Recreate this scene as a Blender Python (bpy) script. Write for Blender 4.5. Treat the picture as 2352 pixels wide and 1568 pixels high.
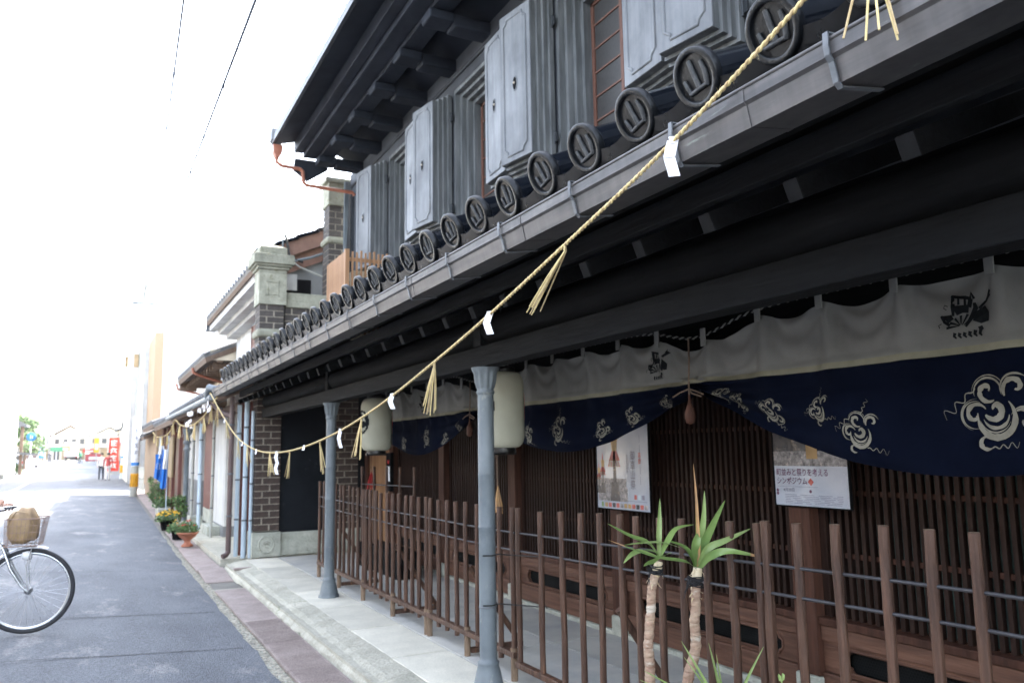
import bpy, math, random
from mathutils import Vector, Matrix, noise
random.seed(7)
sc = bpy.context.scene
for o in list(bpy.data.objects): bpy.data.objects.remove(o)
COL = sc.collection
R = math.radians
# ---------------------------------------------------------------- camera
FPX, CX, CY, EYE = 1840.0, 1176.0, 784.0, 1.5      # measured on a 2352 px wide view of the photograph
ay = Vector((215-CX, 1050-CY, FPX)).normalized()
az = Vector((950-CX, -12500-CY, FPX)); az = (az-ay*az.dot(ay)).normalized()
ax = ay.cross(az)
ROT = Matrix((ax, ay, az))                          # camera axes -> world axes
cam = bpy.data.cameras.new('camera'); camo = bpy.data.objects.new('camera', cam); COL.objects.link(camo)
r_, u_, b_ = ROT@Vector((1,0,0)), ROT@Vector((0,-1,0)), ROT@Vector((0,0,-1))
camo.matrix_world = Matrix(((r_.x,u_.x,b_.x,0),(r_.y,u_.y,b_.y,0),(r_.z,u_.z,b_.z,EYE),(0,0,0,1)))
cam.sensor_width = 36; cam.lens = 36*FPX/2352; cam.clip_start = 0.05; cam.clip_end = 3000
cam.dof.use_dof = True; cam.dof.focus_distance = 2.6; cam.dof.aperture_fstop = 5.0
sc.camera = camo
def ray(u, v): return ROT@Vector((u-CX, v-CY, FPX))
EYEV = Vector((0,0,EYE))
def onx(u, v, x): d = ray(u,v); return EYEV+d*(x/d.x)
def ony(u, v, y): d = ray(u,v); return EYEV+d*(y/d.y)
# ---------------------------------------------------------------- light
SUN_EL, SUN_AZ = 40.0, 62.0       # azimuth from +Y towards +X: low over the houses on the right
world = bpy.data.worlds.new('World'); sc.world = world; world.use_nodes = True
wn = world.node_tree.nodes; bg = wn['Background']
sky = wn.new('ShaderNodeTexSky'); sky.sky_type = 'NISHITA'; sky.sun_disc = False
sky.sun_elevation = R(SUN_EL); sky.sun_rotation = R(SUN_AZ); sky.air_density = 1.0; sky.dust_density = 2.0; sky.ozone_density = 0.6
hs0 = wn.new('ShaderNodeHueSaturation'); hs0.inputs['Saturation'].default_value = 0.50
world.node_tree.links.new(sky.outputs[0], hs0.inputs['Color']); world.node_tree.links.new(hs0.outputs[0], bg.inputs[0]); bg.inputs[1].default_value = 0.15
sl = bpy.data.lights.new('sun', 'SUN'); sl.energy = 3.0; sl.angle = R(0.6); sl.color = (1.0,0.93,0.82)
so = bpy.data.objects.new('sun', sl); COL.objects.link(so)
sd = Vector((math.sin(R(SUN_AZ))*math.cos(R(SUN_EL)), math.cos(R(SUN_AZ))*math.cos(R(SUN_EL)), math.sin(R(SUN_EL))))
so.rotation_euler = (-sd).to_track_quat('-Z','Y').to_euler(); so.location = (0,0,30)
sc.view_settings.view_transform = 'Standard'; sc.view_settings.look = 'None'
sc.view_settings.exposure = 3.6; sc.view_settings.gamma = 1.0; sc.view_settings.use_curve_mapping = False
sc.render.engine = 'CYCLES'
sc.cycles.max_bounces = 6
# ---------------------------------------------------------------- materials
def mat(name, col, rough=0.7, col2=None, scale=6.0, stretch=(1,1,1), metal=0.0, bump=0.0, bscale=None, spec=0.5, coat=0.0, detail=5, lo=0.35, hi=0.65, trans=0.0, spots=None, speck=None, streak=None):
    m = bpy.data.materials.new(name); m.use_nodes = True; nt = m.node_tree; N = nt.nodes; L = nt.links
    b = N['Principled BSDF']; b.inputs['Roughness'].default_value = rough; b.inputs['Metallic'].default_value = metal
    b.inputs['Specular IOR Level'].default_value = spec; b.inputs['Coat Weight'].default_value = coat
    if trans: b.inputs['Subsurface Weight'].default_value = 0.0
    tc = N.new('ShaderNodeTexCoord'); mp = N.new('ShaderNodeMapping'); mp.inputs['Scale'].default_value = stretch
    L.new(tc.outputs['Object'], mp.inputs[0])
    nz = N.new('ShaderNodeTexNoise'); nz.inputs['Scale'].default_value = scale; nz.inputs['Detail'].default_value = detail; nz.inputs['Roughness'].default_value = 0.62
    L.new(mp.outputs[0], nz.inputs['Vector'])
    cr = N.new('ShaderNodeValToRGB'); cr.color_ramp.elements[0].position = lo; cr.color_ramp.elements[1].position = hi
    c2 = col2 or tuple(c*0.72 for c in col)
    cr.color_ramp.elements[0].color = (*c2,1); cr.color_ramp.elements[1].color = (*col,1)
    L.new(nz.outputs[0], cr.inputs[0]); out = cr.outputs[0]
    if spots:                                        # (colour, scale, threshold): worn or stained patches
        n2 = N.new('ShaderNodeTexNoise'); n2.inputs['Scale'].default_value = spots[1]; n2.inputs['Detail'].default_value = 7; n2.inputs['Roughness'].default_value = 0.7
        L.new(mp.outputs[0], n2.inputs['Vector'])
        r2 = N.new('ShaderNodeMapRange'); r2.inputs[1].default_value = spots[2]; r2.inputs[2].default_value = spots[2]+0.09
        L.new(n2.outputs[0], r2.inputs[0])
        mx = N.new('ShaderNodeMix'); mx.data_type = 'RGBA'; mx.inputs[7].default_value = (*spots[0],1)
        L.new(r2.outputs[0], mx.inputs[0]); L.new(out, mx.inputs[6]); out = mx.outputs[2]
    for sp_ in ([(speck[0],speck[1],None)] if speck else [])+([(streak[0],streak[1],(1,1,.06))] if streak else []):   # aggregate grain / rain streaks
        n4 = N.new('ShaderNodeTexNoise'); n4.inputs['Scale'].default_value = sp_[0]; n4.inputs['Detail'].default_value = 3
        if sp_[2]:
            m4 = N.new('ShaderNodeMapping'); m4.inputs['Scale'].default_value = sp_[2]; L.new(tc.outputs['Object'], m4.inputs[0]); L.new(m4.outputs[0], n4.inputs['Vector'])
        else: L.new(tc.outputs['Object'], n4.inputs['Vector'])
        r4 = N.new('ShaderNodeMapRange'); r4.inputs[1].default_value = .35; r4.inputs[2].default_value = .65; r4.inputs[3].default_value = 1-sp_[1]; r4.inputs[4].default_value = 1+sp_[1]
        L.new(n4.outputs[0], r4.inputs[0]); h4 = N.new('ShaderNodeHueSaturation'); L.new(r4.outputs[0], h4.inputs['Value']); L.new(out, h4.inputs['Color']); out = h4.outputs[0]
    oi = N.new('ShaderNodeObjectInfo'); mr = N.new('ShaderNodeMapRange'); mr.inputs[3].default_value = 0.86; mr.inputs[4].default_value = 1.14
    L.new(oi.outputs['Random'], mr.inputs[0])
    hv = N.new('ShaderNodeHueSaturation'); L.new(mr.outputs[0], hv.inputs['Value']); L.new(out, hv.inputs['Color'])
    L.new(hv.outputs[0], b.inputs['Base Color'])
    rr = N.new('ShaderNodeMapRange'); rr.inputs[3].default_value = min(1,rough+0.1); rr.inputs[4].default_value = max(0.03,rough-0.1)
    L.new(nz.outputs[0], rr.inputs[0]); L.new(rr.outputs[0], b.inputs['Roughness'])
    if bump:
        n3 = N.new('ShaderNodeTexNoise'); n3.inputs['Scale'].default_value = bscale or scale*3; n3.inputs['Detail'].default_value = 6
        L.new(mp.outputs[0], n3.inputs['Vector'])
        bp = N.new('ShaderNodeBump'); bp.inputs['Strength'].default_value = min(1,bump*2.5); bp.inputs['Distance'].default_value = 0.012*bump/0.3
        L.new(n3.outputs[0], bp.inputs['Height']); L.new(bp.outputs[0], b.inputs['Normal'])
    return m
M = {}
M['asphalt']   = mat('asphalt', (.110,.119,.136), .8, (.072,.079,.093), 1.1, (1,.45,1), bump=.4, bscale=110, spots=((.175,.175,.18),2.0,.56), lo=.36, hi=.66, detail=9, speck=(60,.34))
M['asphseam']  = mat('asphalt_seam', (.035,.038,.045), .9)
M['wetstain']  = mat('damp_asphalt', (.088,.096,.118), .75, (.072,.079,.098), 6, spec=.2)
M['oldroad']   = mat('worn_asphalt', (.155,.165,.185), .85, (.10,.11,.135), 1.2, bump=.2, bscale=80, lo=.3, hi=.7)
M['paint']     = mat('road_paint', (.55,.5,.38), .8, (.36,.34,.28), 9)
M['wpaint']    = mat('white_road_paint', (.7,.7,.68), .8, (.45,.45,.45), 9)
M['ground']    = mat('ground_soil', (.17,.16,.14), .95, (.12,.11,.10), 2, bump=.3)
M['mortar_strip'] = mat('crumbling_mortar', (.38,.35,.28), .95, (.14,.13,.11), 22, bump=.5, bscale=60, lo=.38, hi=.6)
M['plate']     = mat('rusty_gutter_plate', (.31,.255,.235), .75, (.235,.19,.175), 5, speck=(90,.16), bump=.2, bscale=120, spots=((.33,.31,.30),9,.66), spec=.3)
M['kerb']      = mat('kerb_stone', (.44,.42,.35), .9, (.33,.32,.26), 5, speck=(60,.10), bump=.35, bscale=40, spots=((.12,.15,.08),4,.63))
M['slab']      = mat('pale_paving_slab', (.60,.57,.48), .85, (.48,.46,.39), 3, speck=(140,.10), bump=.1, bscale=70, spots=((.35,.35,.31),3.2,.66))
M['slab_in']   = mat('inner_floor_slab', (.46,.445,.40), .8, (.33,.33,.32), 2.5, bump=.08, bscale=70)
M['stone']     = mat('weathered_plinth_stone', (.44,.45,.39), .9, (.27,.28,.235), 6, bump=.35, bscale=35, spots=((.17,.17,.13),5,.6))
M['cap_stone'] = mat('lichen_cap_stone', (.34,.335,.265), .9, (.22,.22,.17), 7, bump=.3, bscale=35, spots=((.15,.145,.07),6,.6))
M['brick']     = mat('dark_brick', (.072,.048,.038), .85, (.036,.026,.023), 18, bump=.3, bscale=60)
M['brick_up']  = mat('grey_brown_brick', (.085,.074,.066), .85, (.052,.045,.042), 18, bump=.3, bscale=60)
M['mortar']    = mat('brick_mortar', (.37,.33,.265), .95, (.2,.18,.15), 20, bump=.3)
M['blackwall'] = mat('black_plaster', (.012,.0145,.019), .65, spec=.12, col2=(.007,.009,.012), scale=3, bump=.06, bscale=12, spots=((.05,.055,.065),2.2,.62))
M['blackwood'] = mat('black_stained_wood', (.0075,.008,.009), .8, (.004,.0045,.005), 3, (8,1,8), bump=.12, bscale=10, spec=.06)
M['greybeam']  = mat('weathered_dark_beam', (.0085,.0095,.011), .75, (.0055,.006,.007), 4, (10,1,10), bump=.15, bscale=8, spec=.10)
M['deck']      = mat('eave_board', (.007,.007,.007), .85, (.005,.005,.005), 4, (6,1,6), spec=.04)
M['skylit_rafter_end']= mat('skylit_rafter_end', (.024,.026,.029), .8, (.016,.017,.019), 14, spec=.08)
M['darkblack'] = mat('green_black_board', (.008,.012,.011), .8, (.005,.007,.007), 3, spec=.05)  # dark green-black is the board's own colour
M['gutter']    = mat('oxidised_copper_gutter', (.098,.092,.092), .5, (.060,.059,.062), 5, (1,.5,6), streak=(30,.12), metal=.35, spots=((.20,.23,.21),7,.64), bump=.05, bscale=20)
M['hook']      = mat('galvanised_hook', (.15,.16,.175), .6, (.1,.11,.12), 12, metal=.3)
M['glaze']     = mat('black_glazed_tile', (.006,.008,.012), .14, (.006,.007,.010), 12, spec=.6, bump=.05, bscale=14, spots=((.028,.03,.032),9,.62))
M['apron']     = mat('black_tile_apron', (.0055,.0065,.008), .3, (.004,.0045,.006), 9, spots=((.03,.032,.024),11,.66), streak=(50,.3), spec=.2)
M['tileface']  = mat('black_tile_face', (.0105,.012,.0145), .33, (.006,.007,.0085), 14, spec=.3, spots=((.06,.062,.06),16,.64), bump=.15, bscale=50)
M['relief']    = mat('dusty_tile_relief', (.052,.056,.060), .55, (.022,.024,.027), 22, spots=((.09,.085,.07),20,.62), bump=.2, bscale=60)
M['shutter']   = mat('grey_plaster_shutter', (.168,.178,.190), .6, (.105,.113,.124), 4, (1,1,.6), bump=.14, bscale=14, streak=(26,.10), spots=((.22,.235,.25),5,.66))
M['shutedge']  = mat('grey_plaster_shutter_edge', (.135,.143,.147), .6, (.075,.082,.086), 5, (3,3,.5), bump=.14, streak=(30,.16), spots=((.16,.165,.16),6,.64))
M['plasterdark'] = mat('dark_plaster_wall', (.042,.048,.058), .7, (.028,.032,.040), 3, bump=.06, bscale=15)
M['cornice']   = mat('dark_plaster_cornice', (.028,.033,.045), .6, (.018,.022,.031), 2.5, bump=.04, spec=.15)
M['redframe']  = mat('red_brown_window_frame', (.15,.068,.045), .6, (.11,.045,.03), 8, (6,6,1))
M['pane']      = mat('dark_window_screen', (.035,.033,.031), .45, (.028,.026,.025), 40)
M['hinge']     = mat('iron_hinge', (.04,.045,.05), .5, metal=.5)
M['knob']      = mat('brass_knob', (.5,.45,.38), .3, metal=.8)
M['copper']    = mat('salmon_copper_pipe', (.33,.125,.075), .45, (.26,.085,.05), 10, spots=((.38,.25,.2),12,.66))
M['iron']      = mat('painted_iron_column', (.155,.18,.195), .5, (.10,.12,.135), 5, (1,1,.7), bump=.12, bscale=50, spots=((.25,.26,.235),12,.63))
M['wire']      = mat('dark_wire', (.02,.02,.02), .6)
M['skywire']   = mat('weathered_cable', (.035,.05,.08), .6)
M['picket']    = mat('brown_picket_wood', (.105,.054,.034), .5, (.050,.026,.018), 4, (4,4,.5), bump=.3, bscale=16, spots=((.27,.125,.055),7,.60), spec=.35, streak=(60,.25))
M['rawwood']   = mat('worn_leg_wood', (.26,.18,.12), .8, (.12,.08,.05), 8, (4,4,.7), bump=.2)
M['rod']       = mat('grey_iron_rod', (.048,.048,.055), .5, metal=.3, scale=12)
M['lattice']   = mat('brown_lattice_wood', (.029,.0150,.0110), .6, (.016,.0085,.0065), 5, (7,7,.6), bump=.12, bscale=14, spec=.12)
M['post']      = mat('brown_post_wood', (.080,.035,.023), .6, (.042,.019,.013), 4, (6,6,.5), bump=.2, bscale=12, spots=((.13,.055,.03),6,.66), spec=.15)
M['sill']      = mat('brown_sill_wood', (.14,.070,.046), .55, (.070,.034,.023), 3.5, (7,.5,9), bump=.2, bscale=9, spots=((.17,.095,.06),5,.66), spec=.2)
M['teal']      = mat('dark_teal_backboard', (.06,.13,.115), .7, (.009,.012,.012), 3)
M['mesh']      = mat('black_wire_mesh', (.012,.014,.014), .6, spec=.1)
M['freshdoor'] = mat('fresh_cedar_door', (.36,.20,.10), .6, (.27,.14,.065), 5, (5,5,.4), bump=.1)
M['white_cloth'] = mat('undyed_cotton', (.175,.175,.165), .95, (.14,.14,.13), 3, bump=.08, bscale=160, spec=.1)
M['stain']     = mat('yellowed_cotton_hem', (.20,.19,.14), .95, (.15,.145,.105), 9, spec=.1)
M['navy']      = mat('navy_cotton', (.0028,.0046,.0125), .95, (.0018,.003,.0085), 3, bump=.08, bscale=160, spec=.04)
M['print']     = mat('undyed_print', (.21,.20,.165), .95, (.14,.13,.105), 14, spec=.1)
M['ink']       = mat('black_dye', (.010,.012,.014), .9, spec=.1)
M['lantern']   = mat('lantern_paper', (.38,.37,.29), .8, (.33,.32,.25), 4, spec=.2)
M['redmark']   = mat('red_lantern_print', (.45,.03,.03), .8)
M['blackpl']   = mat('black_lacquer', (.012,.012,.012), .35)
M['straw']     = mat('rice_straw', (.54,.43,.25), .8, (.40,.29,.15), 60, spec=.2)
M['straw2']    = mat('pale_rice_straw', (.70,.58,.30), .75, (.55,.43,.20), 30, spec=.2)
M['paper']     = mat('white_paper', (.80,.80,.82), .7, (.74,.74,.77), 9, spec=.2)
M['leaf']      = mat('yucca_leaf', (.20,.29,.09), .45, (.12,.20,.055), 7, (1,1,1), spec=.5, coat=.1)
M['leaf2']     = mat('pale_yucca_leaf', (.28,.37,.14), .45, (.19,.28,.085), 7, spec=.5)
M['dryleaf']   = mat('dry_orange_leaf', (.50,.29,.12), .8, (.36,.21,.11), 16)
M['trunk']     = mat('yucca_bark', (.42,.31,.22), .85, (.27,.16,.11), 10, (1,1,3), bump=.4, bscale=30, spots=((.50,.44,.36),9,.55))
M['bark_pale'] = mat('peeling_bark', (.58,.50,.36), .85, (.42,.33,.2), 14, bump=.3)
M['twine']     = mat('black_twine', (.012,.012,.014), .9)
M['terracotta']= mat('terracotta', (.36,.15,.09), .8, (.33,.11,.06), 8)
M['green']     = mat('shrub_leaf', (.15,.25,.07), .6, (.09,.17,.05), 9)
M['green2']    = mat('dark_shrub_leaf', (.06,.12,.035), .6, (.035,.08,.02), 9)
M['yellow']    = mat('yellow_petal', (.75,.45,.02), .7, (.6,.3,.01), 9)
M['red']       = mat('red_petal', (.5,.03,.025), .7)
M['whitewall'] = mat('white_plaster', (.55,.55,.53), .85, (.45,.45,.44), 2, bump=.06, streak=(5,.10), spots=((.36,.36,.34),1.6,.62))
M['creamwall'] = mat('cream_plaster', (.52,.46,.36), .85, (.44,.385,.3), 2)
M['greywall']  = mat('grey_render', (.20,.21,.21), .85, (.16,.165,.17), 3)
M['maroon']    = mat('maroon_door', (.15,.045,.032), .6, (.10,.032,.024), 4, (5,5,.5))
M['bluepipe']  = mat('pale_blue_drainpipe', (.42,.50,.56), .5, (.36,.44,.5), 4)
M['brownpipe'] = mat('dark_brown_drainpipe', (.10,.065,.06), .5, (.075,.048,.045), 4)
M['tilegrey']  = mat('grey_roof_tile', (.10,.105,.115), .5, (.07,.074,.082), 5, bump=.1)
M['brownwood'] = mat('weathered_brown_wood', (.15,.10,.07), .8, (.10,.065,.045), 4, (3,3,1))
M['concrete']  = mat('pole_concrete', (.40,.41,.37), .85, (.33,.335,.30), 3)
M['polewhite'] = mat('pole_wrap_white', (.72,.73,.75), .7)
M['hazard']    = mat('hazard_yellow', (.75,.36,.01), .6)
M['black']     = mat('matt_black', (.008,.008,.009), .8, spec=.06)
M['blue']      = mat('sign_blue', (.03,.22,.62), .6)
M['bannerblue']= mat('dyed_blue_cloth', (.02,.16,.52), .9, (.015,.11,.4), 5)
M['nobori']    = mat('red_banner_cloth', (.62,.06,.04), .9)
M['tan']       = mat('tan_board', (.30,.22,.12), .8)
M['rubber']    = mat('bicycle_tyre', (.02,.02,.024), .7)
M['chrome']    = mat('brushed_chrome', (.55,.57,.6), .28, metal=.9)
M['mint']      = mat('pale_mint_frame_paint', (.50,.62,.57), .35, coat=.4)
M['basketwire']= mat('rusty_basket_wire', (.30,.20,.16), .6)
M['bag']       = mat('tan_leather_bag', (.40,.27,.13), .65, (.24,.17,.11), 9, bump=.2, bscale=14)
M['skin']      = mat('skin', (.52,.33,.25), .6)
M['sleeve']    = mat('beige_sleeve', (.45,.40,.32), .95)
M['trousers']  = mat('dark_trousers', (.05,.055,.07), .95)
M['hair']      = mat('black_hair', (.02,.018,.016), .6)
M['carpaint']  = mat('silver_car_paint', (.45,.46,.50), .3, coat=.6)
M['glass']     = mat('dark_glass', (.03,.035,.04), .12)
M['shirtred']  = mat('red_top', (.45,.08,.08), .9)
M['shirtwhite']= mat('white_clothes', (.7,.7,.7), .9)
M['shirtgreen']= mat('green_jacket', (.08,.30,.15), .9)
M['shirtgrey'] = mat('grey_clothes', (.12,.12,.13), .9)
M['tailred']   = mat('red_tail_lamp', (.5,.03,.02), .3)
M['roofred']   = mat('terracotta_roof', (.21,.12,.09), .8)
M['printdark'] = mat('poster_dark_photo', (.07,.06,.06), .25, (.02,.022,.03), 9, spots=((.22,.17,.13),9,.56))
M['printcrowd']= mat('poster_crowd_photo', (.30,.28,.28), .35, (.07,.065,.07), 34, spots=((.5,.42,.38),42,.56))
M['postwhite'] = mat('poster_paper', (.40,.43,.50), .25, (.31,.35,.43), 3, coat=.3)
M['postpurple']= mat('poster_purple_ink', (.12,.03,.09), .4)
M['postgrey']  = mat('poster_grey_ink', (.14,.14,.19), .4)
M['postred']   = mat('poster_red_ink', (.45,.08,.06), .4)
M['postgold']  = mat('poster_gold_ink', (.45,.27,.09), .4)
M['towerbrick']= mat('tan_tile_cladding', (.36,.26,.17), .85, (.29,.20,.13), 20)
# ---------------------------------------------------------------- geometry helpers
class MB:
    def __init__(s): s.v=[]; s.f=[]; s.mi=[]; s.sm=[]; s.mats=[]
    def m(s, name):
        if name not in s.mats: s.mats.append(name)
        return s.mats.index(name)
    def add(s, vs, fs, mt, smooth=False):
        n=len(s.v); s.v += [tuple(v) for v in vs]; k=s.m(mt)
        for f in fs: s.f.append(tuple(n+i for i in f)); s.mi.append(k); s.sm.append(smooth)
        return s
    def box(s, a, b, mt, T=None):
        x0,y0,z0=a; x1,y1,z1=b
        vs=[(x0,y0,z0),(x1,y0,z0),(x1,y1,z0),(x0,y1,z0),(x0,y0,z1),(x1,y0,z1),(x1,y1,z1),(x0,y1,z1)]
        if T is not None: vs=[T@Vector(v) for v in vs]
        return s.add(vs,[(0,3,2,1),(4,5,6,7),(0,1,5,4),(1,2,6,5),(2,3,7,6),(3,0,4,7)],mt)
    def tube(s, pts, r, mt, seg=8, cap=True, closed=False, flat=1.0, upv=None):
        pts=[Vector(p) for p in pts]; n=len(pts); vs=[]; fs=[]
        rs = r if isinstance(r,(list,tuple)) else [r]*n
        pa=None
        for i,p in enumerate(pts):
            if closed: t=(pts[(i+1)%n]-pts[i-1])
            else: t=(pts[min(i+1,n-1)]-pts[max(i-1,0)])
            t.normalize()
            if pa is None:
                h=Vector(upv) if upv else (Vector((0,0,1)) if abs(t.z)<.9 else Vector((1,0,0)))
                a=t.cross(h).normalized()
            else:
                a=(pa-t*pa.dot(t))
                a = a.normalized() if a.length>1e-6 else t.orthogonal().normalized()
            pa=a; b=t.cross(a)
            for k in range(seg):
                w=2*math.pi*k/seg; vs.append(p+(a*math.cos(w)*rs[i]+b*math.sin(w)*rs[i]*flat))
        m_=n if closed else n-1
        for i in range(m_):
            j=(i+1)%n
            for k in range(seg):
                k2=(k+1)%seg; fs.append((i*seg+k,i*seg+k2,j*seg+k2,j*seg+k))
        s.add(vs,fs,mt,True)
        if cap and not closed:
            s.add(vs[:seg],[tuple(range(seg))[::-1]],mt); s.add(vs[-seg:],[tuple(range(seg))],mt)
        return s
    def lathe(s, prof, c, mt, seg=24, axis=(0,0,1), smooth=True, mod=None, mid=None):
        ax_=Vector(axis).normalized(); a=ax_.orthogonal().normalized() if abs(ax_.z)<.99 else Vector((1,0,0)); b=ax_.cross(a); c=Vector(c)
        vs=[];fs=[]
        for (r,h) in prof:
            for k in range(seg):
                w=2*math.pi*k/seg; q=r*(mod(w,h) if mod else 1); vs.append(c+ax_*h+a*math.cos(w)*q+b*math.sin(w)*q)
        for i in range(len(prof)-1):
            for k in range(seg):
                k2=(k+1)%seg; fs.append((i*seg+k,i*seg+k2,(i+1)*seg+k2,(i+1)*seg+k))
        s.add(vs,fs,mt,smooth)
        if prof[0][0]>1e-4: s.add(vs[:seg],[tuple(range(seg))[::-1]],mt)
        if prof[-1][0]>1e-4: s.add(vs[-seg:],[tuple(range(seg))],mt)
        return s
    def prism(s, poly, y0, y1, mt, plane='xz'):
        n=len(poly)
        if plane=='xz': A=[(p[0],y0,p[1]) for p in poly]; B=[(p[0],y1,p[1]) for p in poly]
        elif plane=='yz': A=[(y0,p[0],p[1]) for p in poly]; B=[(y1,p[0],p[1]) for p in poly]
        else: A=[(p[0],p[1],y0) for p in poly]; B=[(p[0],p[1],y1) for p in poly]
        s.add(A+B,[tuple(range(n)),tuple(range(2*n-1,n-1,-1))]+[(i,i+n,(i+1)%n+n,(i+1)%n) for i in range(n)],mt)
        return s
    def build(s, name, parent=None, bevel=0, **kw):
        me=bpy.data.meshes.new(name); me.from_pydata(s.v,[],s.f)
        for k in s.mats: me.materials.append(M[k])
        me.polygons.foreach_set('material_index',s.mi); me.polygons.foreach_set('use_smooth',s.sm)
        me.validate(); me.update()
        return link(name, me, parent, bevel, **kw)
def link(name, me, parent=None, bevel=0, loc=None, rz=0, **kw):
    o=bpy.data.objects.new(name,me); COL.objects.link(o)
    if parent is not None: o.parent=parent
    if loc is not None: o.location=loc
    if rz: o.rotation_euler=(0,0,rz)
    if bevel:
        b=o.modifiers.new('bevel','BEVEL'); b.width=bevel; b.segments=2; b.limit_method='ANGLE'
    for k,v in kw.items(): o[k]=v
    return o
def thing(name, label, cat, loc=(0,0,0), group=None, rz=0):
    o=bpy.data.objects.new(name,None); COL.objects.link(o); o.location=loc; o.rotation_euler=(0,0,rz); o.empty_display_size=.1
    o['label']=label; o['category']=cat
    if group: o['group']=group
    return o
def part(name, parent, fn=None, **kw):
    mb=MB(); fn(mb); return mb.build(name,parent,**kw)
def boxp(name, parent, a, b, mt, bevel=0, **kw):
    return MB().box(a,b,mt).build(name,parent,bevel,**kw)
def unitbox(name, mt, sx, sy, sz):          # a shared mesh centred on its base
    mb=MB(); mb.box((-sx/2,-sy/2,0),(sx/2,sy/2,sz),mt); o=mb.build(name); me=o.data; bpy.data.objects.remove(o); return me
def meshof(mb, name='m'):
    o=mb.build(name); me=o.data; bpy.data.objects.remove(o); return me
def copy_tree(o, parent=None):
    c=o.copy(); COL.objects.link(c); c.parent=parent
    for ch in list(o.children): copy_tree(ch,c)
    return c
def text_mesh(body, size, fn, mt, name, parent=None, align='LEFT', stretch=1.0, vertical=False, bold=.011):
    cu=bpy.data.curves.new(name,'FONT'); cu.body=body; cu.size=size; cu.align_x=align; cu.offset=size*bold; cu.resolution_u=2
    if vertical: cu.body='\n'.join(body); cu.space_line=1.0
    to=bpy.data.objects.new(name,cu); COL.objects.link(to)
    me0=bpy.data.meshes.new_from_object(to); bpy.data.objects.remove(to)
    vs=[fn(v.co.x*stretch,v.co.y) for v in me0.vertices]
    me=bpy.data.meshes.new(name); me.from_pydata(vs,[],[tuple(p.vertices) for p in me0.polygons]); me.materials.append(M[mt])
    return link(name,me,parent)
# ================================================================ ground and road
def gz(y): return 0.0 if y<45 else min(.009*(y-45), .95)      # the street climbs gently beyond the second pole
def crown(x):                                                 # road camber
    if x>1.2: return 0
    return min(.10, .10*(1.2-x)/1.7)
YS=[-6,-3,0,2,4,6,8,10,12,14,17,20,25,30,36,45,60,75,100,130,151,200,320]
def strip(name, xs_fn, dz, mt, ys=YS, **kw):
    mb=MB(); vs=[]; fs=[]; n=None
    for y in ys:
        xs=xs_fn(y); n=len(xs)
        for x in xs: vs.append((x,y,gz(y)+crown(x)+dz))
    for i in range(len(ys)-1):
        for k in range(n-1): fs.append((i*n+k,i*n+k+1,(i+1)*n+k+1,(i+1)*n+k))
    mb.add(vs,fs,mt); return mb.build(name,None,**kw)
g=MB(); gy=[-400,-6,45,75,100,130,151,320,1500]
vs=[];fs=[]
for y in gy:
    vs+=[(-900,y,gz(y)-.06),(900,y,gz(y)-.06)]
for i in range(len(gy)-1): fs.append((2*i,2*i+1,2*i+3,2*i+2))
g.add(vs,fs,'ground'); g.build('ground',None,kind='structure')
def lx(a,b,n): return [a+(b-a)*i/n for i in range(n+1)]
strip('road', lambda y: lx(-8.6-0.002*y,1.26,10), 0.0, 'oldroad', kind='structure')
# newer dark patch with a ragged right edge
def patchL(y):
    pts=[(-6,-9.0),(4,-8.5),(8,-5.5),(12,-3.2),(17,-1.8),(24.5,-1.02),(26,-.85),(45,-.62),(66,-.55)]
    for (a,b),(c,d) in zip(pts,pts[1:]):
        if y<=c: return b+(d-b)*(y-a)/(c-a)
    return -.55
def edgeR(y): return 1.165+.0135*max(0,y-12)+.028*noise.noise(Vector((0,y*1.6,3)))+.016*noise.noise(Vector((0,y*6,9)))
ys=[-6,-3,0]+[.12*i for i in range(1,200)]+[24+i*.8 for i in range(1,54)]
strip('road_patch', lambda y: [patchL(y)+(edgeR(y)-patchL(y))*i/6 for i in range(7)]+[edgeR(y)+.004], .012, 'asphalt', ys=ys, kind='structure')
strip('gutter_mortar', lambda y: [1.06,1.16,1.27], .004, 'mortar_strip', ys=YS, kind='structure')
strip('centre_line', lambda y: [-3.20,-3.05], .006, 'paint', ys=[14,20,30,45,60,75,100,130,151,200], kind='structure')
strip('edge_line', lambda y: [-8.35,-8.20], .006, 'wpaint', ys=[14,30,45,60,75,100,130,151,200], kind='structure')
mb=MB(); mb.box((1.05,-6,-.055),(9,45,0.0),'ground'); mb.build('yard',None,kind='structure')
# seams and a damp stain in the asphalt, pebbles along its ragged edge
sm=MB(); 
for (ya,yb,sl_) in ((8.35,8.40,.25),(6.72,6.735,.35),(11.6,11.61,.1),(5.55,5.565,-.5)):
    vs=[];fs=[]
    for i in range(41):
        x=-4.5+5.6*i/40; y=ya+(x-1)*-.06*sl_+.02*noise.noise(Vector((x*4,ya,0))); w=(.008+.006*noise.noise(Vector((x*9,1,ya))))
        vs+=[(x,y-w,crown(x)+.0165),(x,y+w,crown(x)+.0165)]
    fs=[(2*i,2*i+2,2*i+3,2*i+1) for i in range(40)]
    sm.add(vs,fs,'asphseam')
sm.build('asphalt_seam',None,kind='structure')
rp=random.Random(77); pb=MB()
for k in range(2600):
    y=2.2+rp.random()**1.7*17; x=edgeR(y)+rp.random()**1.3*.11*(1 if y<12 else .8)+.002
    s=rp.uniform(.004,.012); z=.006
    a=rp.uniform(0,6.28); P_=[]
    for j in range(5): w=a+j*1.2566; q=s*rp.uniform(.6,1.1); P_.append((x+q*math.cos(w),y+q*math.sin(w),z))
    pb.add(P_+[(x,y,z+s*.7)],[(j,(j+1)%5,5) for j in range(5)],rp.choice(['mortar_strip','stone','kerb']))
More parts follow.
